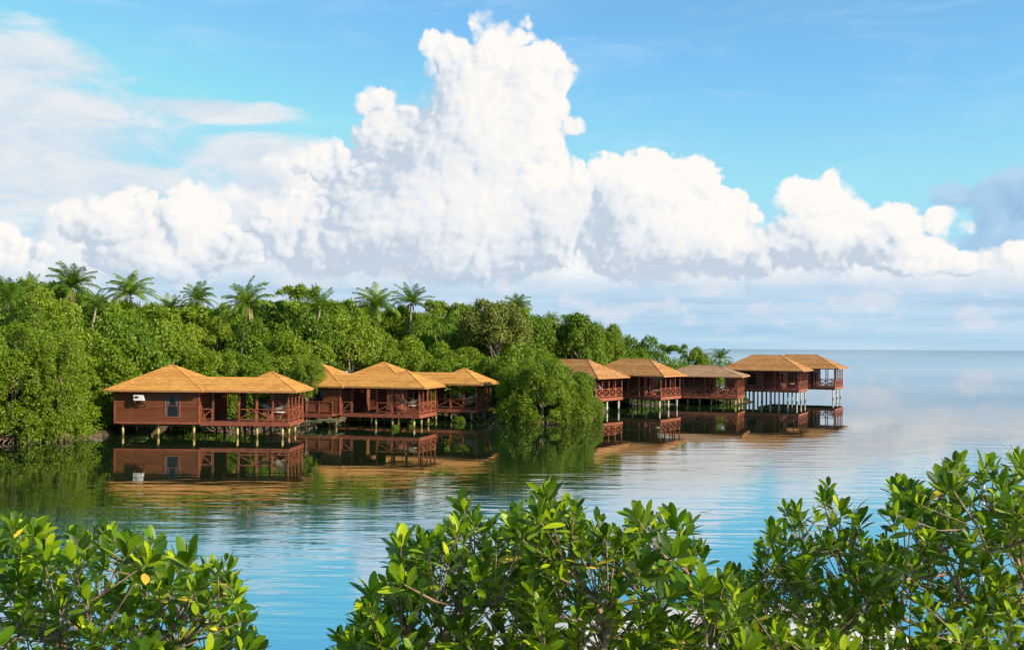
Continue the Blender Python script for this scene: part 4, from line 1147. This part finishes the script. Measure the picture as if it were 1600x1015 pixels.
# ---------------------------------------------------------------- coconut palms
def palm_mesh(seed, nf=20, droop=1.0, wind=0.0):
    r = np.random.RandomState(seed); V = []; F = []
    for i in range(nf):
        a = 2*PI*i*0.381966*1.0 + r.uniform(-.25, .25)
        el0 = math.radians(86 - 76 * (i / (nf - 1)) ** 0.95 + r.uniform(-8, 8)); L = r.uniform(0.85, 1.1)
        n = 16; p = np.zeros(3); pts = [p.copy()]; el = el0
        h = np.array([math.cos(a) + wind * 0.25, math.sin(a), 0]); h /= np.linalg.norm(h)
        for k in range(n):
            el -= (0.050 + 0.045 * math.cos(el)) * droop * (0.5 + k / n)
            p = p + (h * math.cos(el) + np.array([0, 0, math.sin(el)])) * L / n; pts.append(p.copy())
        side = np.array([-h[1], h[0], 0])
        for k in range(1, n):
            for half in (0, 0.5):
                q = pts[k] + (pts[k+1] - pts[k]) * half; t = (k + half) / n
                fw = pts[k+1] - pts[k]; fw /= np.linalg.norm(fw)
                ll = 0.27 * math.sin(PI * min(1, 0.12 + 0.90 * t)) ** 0.7 * r.uniform(0.8, 1.15)
                for s in (-1, 1):
                    d = side * s * 0.62 + fw * 0.85 + np.array([0, 0, -0.18 - 0.30 * r.rand()]); d /= np.linalg.norm(d)
                    wv = fw * 0.010
                    tip = q + d * ll + np.array([0, 0, -0.05 * r.rand()])
                    mid = q + d * ll * 0.55 + np.array([0, 0, 0.02])
                    b = len(V); V += [q - wv, q + wv, mid + wv * 1.1, mid - wv * 1.1, tip + wv * .15, tip - wv * .15]
                    F += [(b, b+1, b+2, b+3), (b+3, b+2, b+4, b+5)]
        for k in range(n):   # rachis
            wv = side * 0.009; b = len(V); up = np.array([0, 0, 0.008])
            V += [pts[k] - wv, pts[k] + wv, pts[k+1] + wv * .8, pts[k+1] - wv * .8]; F += [(b, b+1, b+2, b+3)]
    return mesh_np('fronds', V, F, M['palm'])
def palm_dry_mesh(seed):
    r = random.Random(seed); mb = MB()
    for i in range(7):
        a = r.uniform(0, 2*PI); L = r.uniform(0.35, 0.6)
        for k in range(6):
            b = a + r.uniform(-.25, .25); l = L * r.uniform(.6, 1)
            x, y = math.cos(b), math.sin(b)
            mb.add([(0.03*x, 0.03*y, -0.02), (0.25*l*x - .02*y, 0.25*l*y + .02*x, -0.2*l), (0.4*l*x, 0.4*l*y, -l), (0.25*l*x + .02*y, 0.25*l*y - .02*x, -0.2*l)], [(0,1,2,3)])
    me = bpy.data.meshes.new('dead_fronds'); me.from_pydata(mb.v, [], mb.f); me.materials.append(M['palm_dry']); return me
PALM = [palm_mesh(1, 30, 1.0, 1), palm_mesh(2, 24, 0.8), palm_mesh(3, 32, 1.1, -1), palm_mesh(4, 20, 0.7, 1)]
DRY = [palm_dry_mesh(i) for i in range(2)]
COCO = MB()
for i in range(6):
    a = i * 1.05; x, y, z = 0.055*math.cos(a), 0.055*math.sin(a), -0.05 - 0.02*(i % 2)
    COCO.tube([(x, y, z - 0.04), (x, y, z - 0.025), (x, y, z), (x, y, z + 0.025), (x, y, z + 0.035)], [0.008, 0.028, 0.034, 0.026, 0.01], 6)
coco_me = bpy.data.meshes.new('coconuts'); coco_me.from_pydata(COCO.v, [], COCO.f); coco_me.materials.append(M['leaf_yellow'] if False else M['fascia'])
def palm(px, py, Y, rpx, var, lab, dry=False, coco=False, lean=0.5):
    lean = lean * tree_rng.choice((-1.6, 0.6, 1.0, 2.2)); dry = dry or tree_rng.random() < 0.4
    c = at_depth(px, py + 10, Y); r = rpx / FPX * Y * 1.28
    gx = c.x - lean; gz = ground_z(gx, Y)
    e = empty('palm_tree', (gx, Y, gz))
    tb = MB(); n = 10; pts = []; rd = []
    for i in range(n + 1):
        t = i / n; pts.append((lean * t**1.8, 0.15*math.sin(3*t), (c.z - gz) * t)); rd.append(0.17 - 0.08*t + (0.08 if i == 0 else 0))
    tb.tube(pts, rd, 8); tb.build('trunk', M['palm_bark'], e)
    f = link('fronds', PALM[var], e); f.location = pts[-1]; f.scale = (r, r, r); f.rotation_euler = (tree_rng.uniform(-.24, .24), tree_rng.uniform(-.24, .24), tree_rng.uniform(0, 6.28)); f.scale = (r * tree_rng.uniform(.85, 1.1), r, r * tree_rng.uniform(.85, 1.15))
    if dry: q = link('dead_fronds', DRY[var % 2], e); q.location = pts[-1]; q.scale = (r, r, r)
    if coco: q = link('coconuts', coco_me, e); q.location = pts[-1]; q.scale = (r, r, r)
    tag(e, lab, 'palm tree', 'coconut palms on the island'); return e
palm(12, 460, 88, 38, 1, 'palm at the far left edge, fronds reaching over the canopy', lean=-.6)
palm(48, 447, 100, 24, 3, 'upright palm just left of the yellow-green tree')
palm(110, 440, 96, 40, 0, 'tall bushy palm standing highest at the upper left')
palm(150, 470, 92, 22, 3, 'small palm low between the two tall left palms')
palm(203, 450, 100, 40, 2, 'wide palm second of the tall ones from the left', lean=-.5)
palm(266, 474, 104, 26, 1, 'low half-hidden palm between the second and third tall palms')
palm(310, 460, 103, 29, 0, 'compact palm above the first hut\'s passage roof')
palm(388, 469, 100, 42, 2, 'wide spreading palm above the first hut\'s pavilion')
palm(500, 473, 106, 30, 3, 'palm with upright fronds among the airy trees')
palm(587, 471, 113, 36, 2, 'large drooping palm left of the slender palm, yellow dead fronds', dry=True, coco=True)
palm(571, 490, 111, 22, 3, 'small palm below and left of the large drooping palm')
palm(642, 463, 114, 32, 1, 'slender palm with bare trunk and star-shaped crown', dry=True, coco=True, lean=.2)
palm(806, 472, 116, 24, 0, 'palm rising behind the olive-green tree')
palm(862, 491, 128, 16, 2, 'small distant palm right of the olive-green tree')
palm(962, 523, 140, 15, 2, 'dark little palm on the slope above the fifth hut, left one')
palm(981, 526, 142, 14, 0, 'dark little palm on the slope above the fifth hut, right one')
palm(1125, 549, 147, 18, 1, 'lone palm at the end of the island above the sixth hut', lean=.1)
palm(1139, 563, 149, 9, 3, 'tiny palm just right of the lone palm')
# ---------------------------------------------------------------- near mangroves
def leaf_batch(r, P, A, N, L, Wd, curl):
    """leaves: P base, A axis, N upper side, L length, Wd width -> verts, faces (one island each)"""
    n = len(P); S = np.cross(A, N)
    ts = np.array([0, 0.07, 0.24, 0.45, 0.66, 0.84, 0.95, 1.0]); ws = np.array([0.07, 0.10, 0.58, 0.94, 1.0, 0.76, 0.40, 0.06])
    V = np.zeros((n, len(ts), 3, 3))
    for j, (t, w) in enumerate(zip(ts, ws)):
        c = P + A * (L * t)[:, None] - N * (curl * L * t * t)[:, None]
        half = S * (Wd * w * 0.5)[:, None]; fold = N * (Wd * w * 0.11)[:, None]
        V[:, j, 0] = c - half + fold; V[:, j, 1] = c; V[:, j, 2] = c + half + fold
    base = (np.arange(n) * len(ts) * 3)[:, None]
    F = []
    for j in range(len(ts) - 1):
        for k in (0, 1):
            a = j * 3 + k; F.append(base + np.array([[a, a + 1, a + 4, a + 3]]))
    return V.reshape(-1, 3), np.stack(F, axis=1).reshape(-1, 4)

def outline(pts, px):
    for a, b in zip(pts, pts[1:]):
        if a[0] <= px <= b[0]: return a[1] + (b[1] - a[1]) * (px - a[0]) / (b[0] - a[0])
    return 2000

def near_mangrove(seed, label, outl, n, Yr, base, trunk_top, extra=(), holes=0.0, size=1.0):
    r = np.random.RandomState(seed); rr = random.Random(seed)
    x0, x1 = outl[0][0], outl[-1][0]
    # shoot ends
    tips = []
    for (px, py, Y) in extra: tips.append(at_depth(px, py, Y))
    tries = 0
    while len(tips) < n and tries < 60000:
        tries += 1
        px = rr.uniform(x0, x1); py0 = outline(outl, px) + 14
        py0 += 9 * math.sin(px * 0.055 + seed) + 11 * math.sin(px * 0.13 + seed * 3) + 5
        py = py0 + (1150 - py0) * rr.random() ** 1.25
        Y = rr.uniform(*Yr)
        if py > 1130: continue
        hole = math.sin(px * 0.031 + seed) * math.sin(py * 0.043 + seed * 2)
        if hole > 1.0 - holes and py > py0 + 30: continue
        p = at_depth(px, py, Y)
        if all((p - q).length > 0.082 * size for q in tips): tips.append(p)
    # skeleton: stems from the base, then each shoot joins the nearest lower node
    nodes = []; edges = []
    b = Vector(base)
    root = empty('mangrove_tree', b)
    def add_node(p, parent): nodes.append((p, parent)); return len(nodes) - 1
    prev = add_node(b, -1)
    for i in range(1, 7):
        t = i / 6; p = b.lerp(Vector(trunk_top), t) + Vector((rr.uniform(-.06, .06), rr.uniform(-.06, .06), 0)); prev = add_node(p, prev)
    order = sorted(range(len(tips)), key=lambda i: (tips[i] - nodes[-1][0]).length)
    tipn = {}
    for i in order:
        tp = tips[i]; best = None; bd = 1e9
        for k, (q, _) in enumerate(nodes):
            if k < 3 or q.z > tp.z - 0.03: continue
            d = (q - tp).length + 0.6 * max(0, (0.08 - (tp.z - q.z)))
            if d < bd and k not in tipn.values(): bd, best = d, k
        if best is None: best = 5
        q = nodes[best][0]; d = tp - q; L = d.length
        ns = max(1, int(L / 0.16)); pv = best
        bend = Vector((rr.uniform(-1, 1), rr.uniform(-1, 1), -0.9)) * L * 0.10
        for j in range(1, ns + 1):
            t = j / ns; p = q + d * t + bend * (4 * t * (1 - t)) + Vector((rr.uniform(-1, 1), rr.uniform(-1, 1), rr.uniform(-1, 1))) * (0.012 if j < ns else 0)
            pv = add_node(p, pv)
        tipn[i] = pv
    kids = {}
    for k, (p, pa) in enumerate(nodes): kids.setdefault(pa, []).append(k)
    wgt = [0.0] * len(nodes)
    for k in range(len(nodes) - 1, -1, -1):
        if not kids.get(k): wgt[k] = 1.0
        if nodes[k][1] >= 0: wgt[nodes[k][1]] += wgt[k]
    rad_ = [0.0031 * (w ** 0.41) for w in wgt]
    mb = MB()
    done = set()
    for k, (p, pa) in enumerate(nodes):
        for c in kids.get(k, []):
            if c in done: continue
            chain = [k, c]; done.add(c); cur = c
            while kids.get(cur):
                nx = max(kids[cur], key=lambda z: wgt[z])
                if nx in done: break
                done.add(nx); chain.append(nx); cur = nx
            mb.tube([nodes[z][0] - b for z in chain], [min(rad_[z], rad_[chain[1]]) if i == 0 else rad_[z] for i, z in enumerate(chain)], 6, cap=False)
    for i in range(len(tips) // 16):        # bare dead twigs on the branches
        q = nodes[rr.randrange(6, len(nodes))][0] - b; dv = Vector((rr.uniform(-1, 1), rr.uniform(-1, 1), rr.uniform(0.1, 1.0))).normalized() * rr.uniform(0.07, 0.15)
        mb.tube([q, q + dv * 0.5 + Vector((0, 0, 0.01)), q + dv], [0.003, 0.0024, 0.001], 5)
    mb.build('branches', M['twig'], root, smooth=True)
    # leaves
    P, A, Nn, L, Wd, Cu = [], [], [], [], [], []
    YP = []
    for i, tp in enumerate(tips):
        nd = tipn[i]; pa = nodes[nd][1]; ax = (tp - nodes[pa][0]).normalized()
        ax = (ax + Vector((rr.uniform(-.25, .25), rr.uniform(-.25, .25), 0.85))).normalized()
        nl = rr.randint(8, 13); ph = rr.uniform(0, 6.28)
        u = ax.cross(Vector((0.3, 1, 0.1))).normalized(); v = ax.cross(u)
        sz = rr.choice((rr.uniform(0.55, 0.78), rr.uniform(0.76, 1.06))) * size
        for k in range(nl):
            f = k / (nl - 1)                       # 0 = outer old leaf, 1 = young upright leaf
            an = ph + k * 2.4; rdv = u * math.cos(an) + v * math.sin(an)
            tilt = math.radians(rr.uniform(62, 88) * (1 - f) + rr.uniform(12, 30) * f)
            a = (ax * math.cos(tilt) + rdv * math.sin(tilt)).normalized()
            if f < 0.3: a = (a + Vector((0, 0, -0.25))).normalized()
            nn = (ax * math.sin(tilt) - rdv * math.cos(tilt)).normalized()
            nn = (nn + Vector((rr.uniform(-1, 1), rr.uniform(-1, 1), rr.uniform(-1, 1))) * 0.30); nn = (nn - a * nn.dot(a)).normalized()
            l = sz * rr.uniform(0.082, 0.118) * (0.78 + 0.22 * math.sin(PI * (0.25 + 0.6 * (1 - f))))
            pos = tp - ax * (0.055 * (1 - f)) - b + rdv * 0.004
            rec = (pos, a, nn, l, l * rr.uniform(0.34, 0.44), rr.uniform(-0.04, 0.20))
            if f < 0.25 and rr.random() < 0.035: YP.append(rec)
            else: P.append(pos); A.append(a); Nn.append(nn); L.append(l); Wd.append(rec[4]); Cu.append(rec[5])
        for q in (0, 1): P.append(tp - b); A.append(ax); Nn.append(u if q else v); L.append(0.055 * sz); Wd.append(0.011); Cu.append(0.0)
    V, F = leaf_batch(r, np.array(P), np.array(A), np.array(Nn), np.array(L), np.array(Wd), np.array(Cu))
    link('foliage', mesh_np('foliage', V, F, M['leaf_fg'], True), root)
    if YP:
        z = list(zip(*YP)); V, F = leaf_batch(r, np.array(z[0]), np.array(z[1]), np.array(z[2]), np.array(z[3]), np.array(z[4]), np.array(z[5]))
        o = link('yellow_leaves', mesh_np('yellow_leaves', V, F, M['leaf_yellow'], True), root); o['label'] = 'old leaves turned yellow and orange'
    # prop roots
    pr = MB()
    for i in range(9):
        a = i * 0.7 + rr.uniform(-.2, .2); Lr = rr.uniform(0.5, 1.1); h = rr.uniform(0.6, 1.3)
        pr.tube([(Lr*t*math.cos(a), Lr*t*math.sin(a), h*(1 - t**2) + (-0.4 * t**4)) for t in (0, .25, .5, .75, 1)], [0.035, .03, .026, .022, .02], 6)
    pr.build('prop_roots', M['bark'], root, smooth=True)
    tag(root, label, 'mangrove', 'near mangroves along the bottom of the view')
    return root

near_mangrove(3, 'near mangrove at the lower left corner, bright leaves over blue water',
    [(-60, 822), (0, 818), (45, 808), (80, 830), (120, 816), (185, 800), (235, 818), (265, 838), (310, 846), (352, 850), (372, 905), (395, 975), (410, 1015), (425, 1100)],
    330, (3.6, 5.2), (-2.3, 4.9, -0.1), (-1.75, 4.6, 5.15), holes=0.06)
near_mangrove(8, 'near mangrove left of centre, sloping dark leaf mass with white gaps',
    [(520, 1000), (548, 975), (575, 905), (605, 892), (625, 850), (655, 818), (700, 802), (730, 784), (775, 806), (820, 796), (860, 810)],
    320, (3.7, 5.2), (-0.35, 5.0, 0.2), (-0.25, 4.5, 4.9), holes=0.10)
near_mangrove(15, 'near mangrove at bottom centre, tall leaf clusters before the pale reflection',
    [(800, 800), (838, 776), (900, 766), (935, 788), (975, 808), (1005, 780), (1050, 796), (1085, 808), (1100, 860), (1120, 875), (1160, 900), (1175, 960), (1200, 1050)],
    340, (3.6, 5.0), (0.85, 4.9, 0.25), (0.75, 4.5, 4.9), extra=[(880, 800, 4.0), (1010, 815, 3.9)], holes=0.12)
near_mangrove(21, 'near mangrove right of centre, small dark leaves with open twigs below',
    [(1125, 905), (1150, 872), (1185, 885), (1195, 835), (1228, 765), (1262, 790), (1300, 752), (1330, 790), (1360, 800), (1385, 850)],
    270, (4.4, 6.0), (1.9, 5.6, 0.25), (1.8, 5.3, 4.9), holes=0.22, size=0.95)
near_mangrove(33, 'tallest near mangrove at the lower right edge, clusters rising against pale water',
    [(1370, 830), (1385, 800), (1400, 745), (1425, 738), (1455, 765), (1468, 708), (1495, 700), (1520, 722), (1550, 728), (1570, 720), (1590, 690), (1640, 680), (1700, 700)],
    370, (4.0, 5.8), (2.75, 5.4, 0.25), (2.55, 5.0, 5.1), extra=[(1482, 735, 4.6), (1425, 770, 4.7), (1590, 722, 4.5)], holes=0.20)
near_mangrove(41, 'low leafy mangrove filling the bottom edge right of centre',
    [(1080, 985), (1150, 945), (1200, 955), (1250, 975), (1300, 985), (1350, 965), (1400, 985), (1450, 975), (1540, 985), (1640, 980)],
    110, (3.8, 4.8), (1.7, 4.6, 0.3), (1.6, 4.4, 4.8), holes=0.05)
tw = on_water(1095, 800)
tag(MB().tube([(0, 0, 0.01), (0.25, 0.05, 0.02), (0.55, 0.02, 0.12)], [0.012, 0.010, 0.004], 5).build('floating_twig', M['twig']), 'small dark twig floating on open water right of the centre mangrove', 'twig')
bpy.data.objects['floating_twig'].location = tw
p1 = at_depth(1537, 737, 12.0)
tag(MB().tube([(0, 0, -0.4), (0, 0, p1.z)], 0.014, 8).build('white_pole', M['white']), 'thin white pole standing upright behind the tallest right mangrove', 'pole')
bpy.data.objects['white_pole'].location = (p1.x, p1.y, 0)
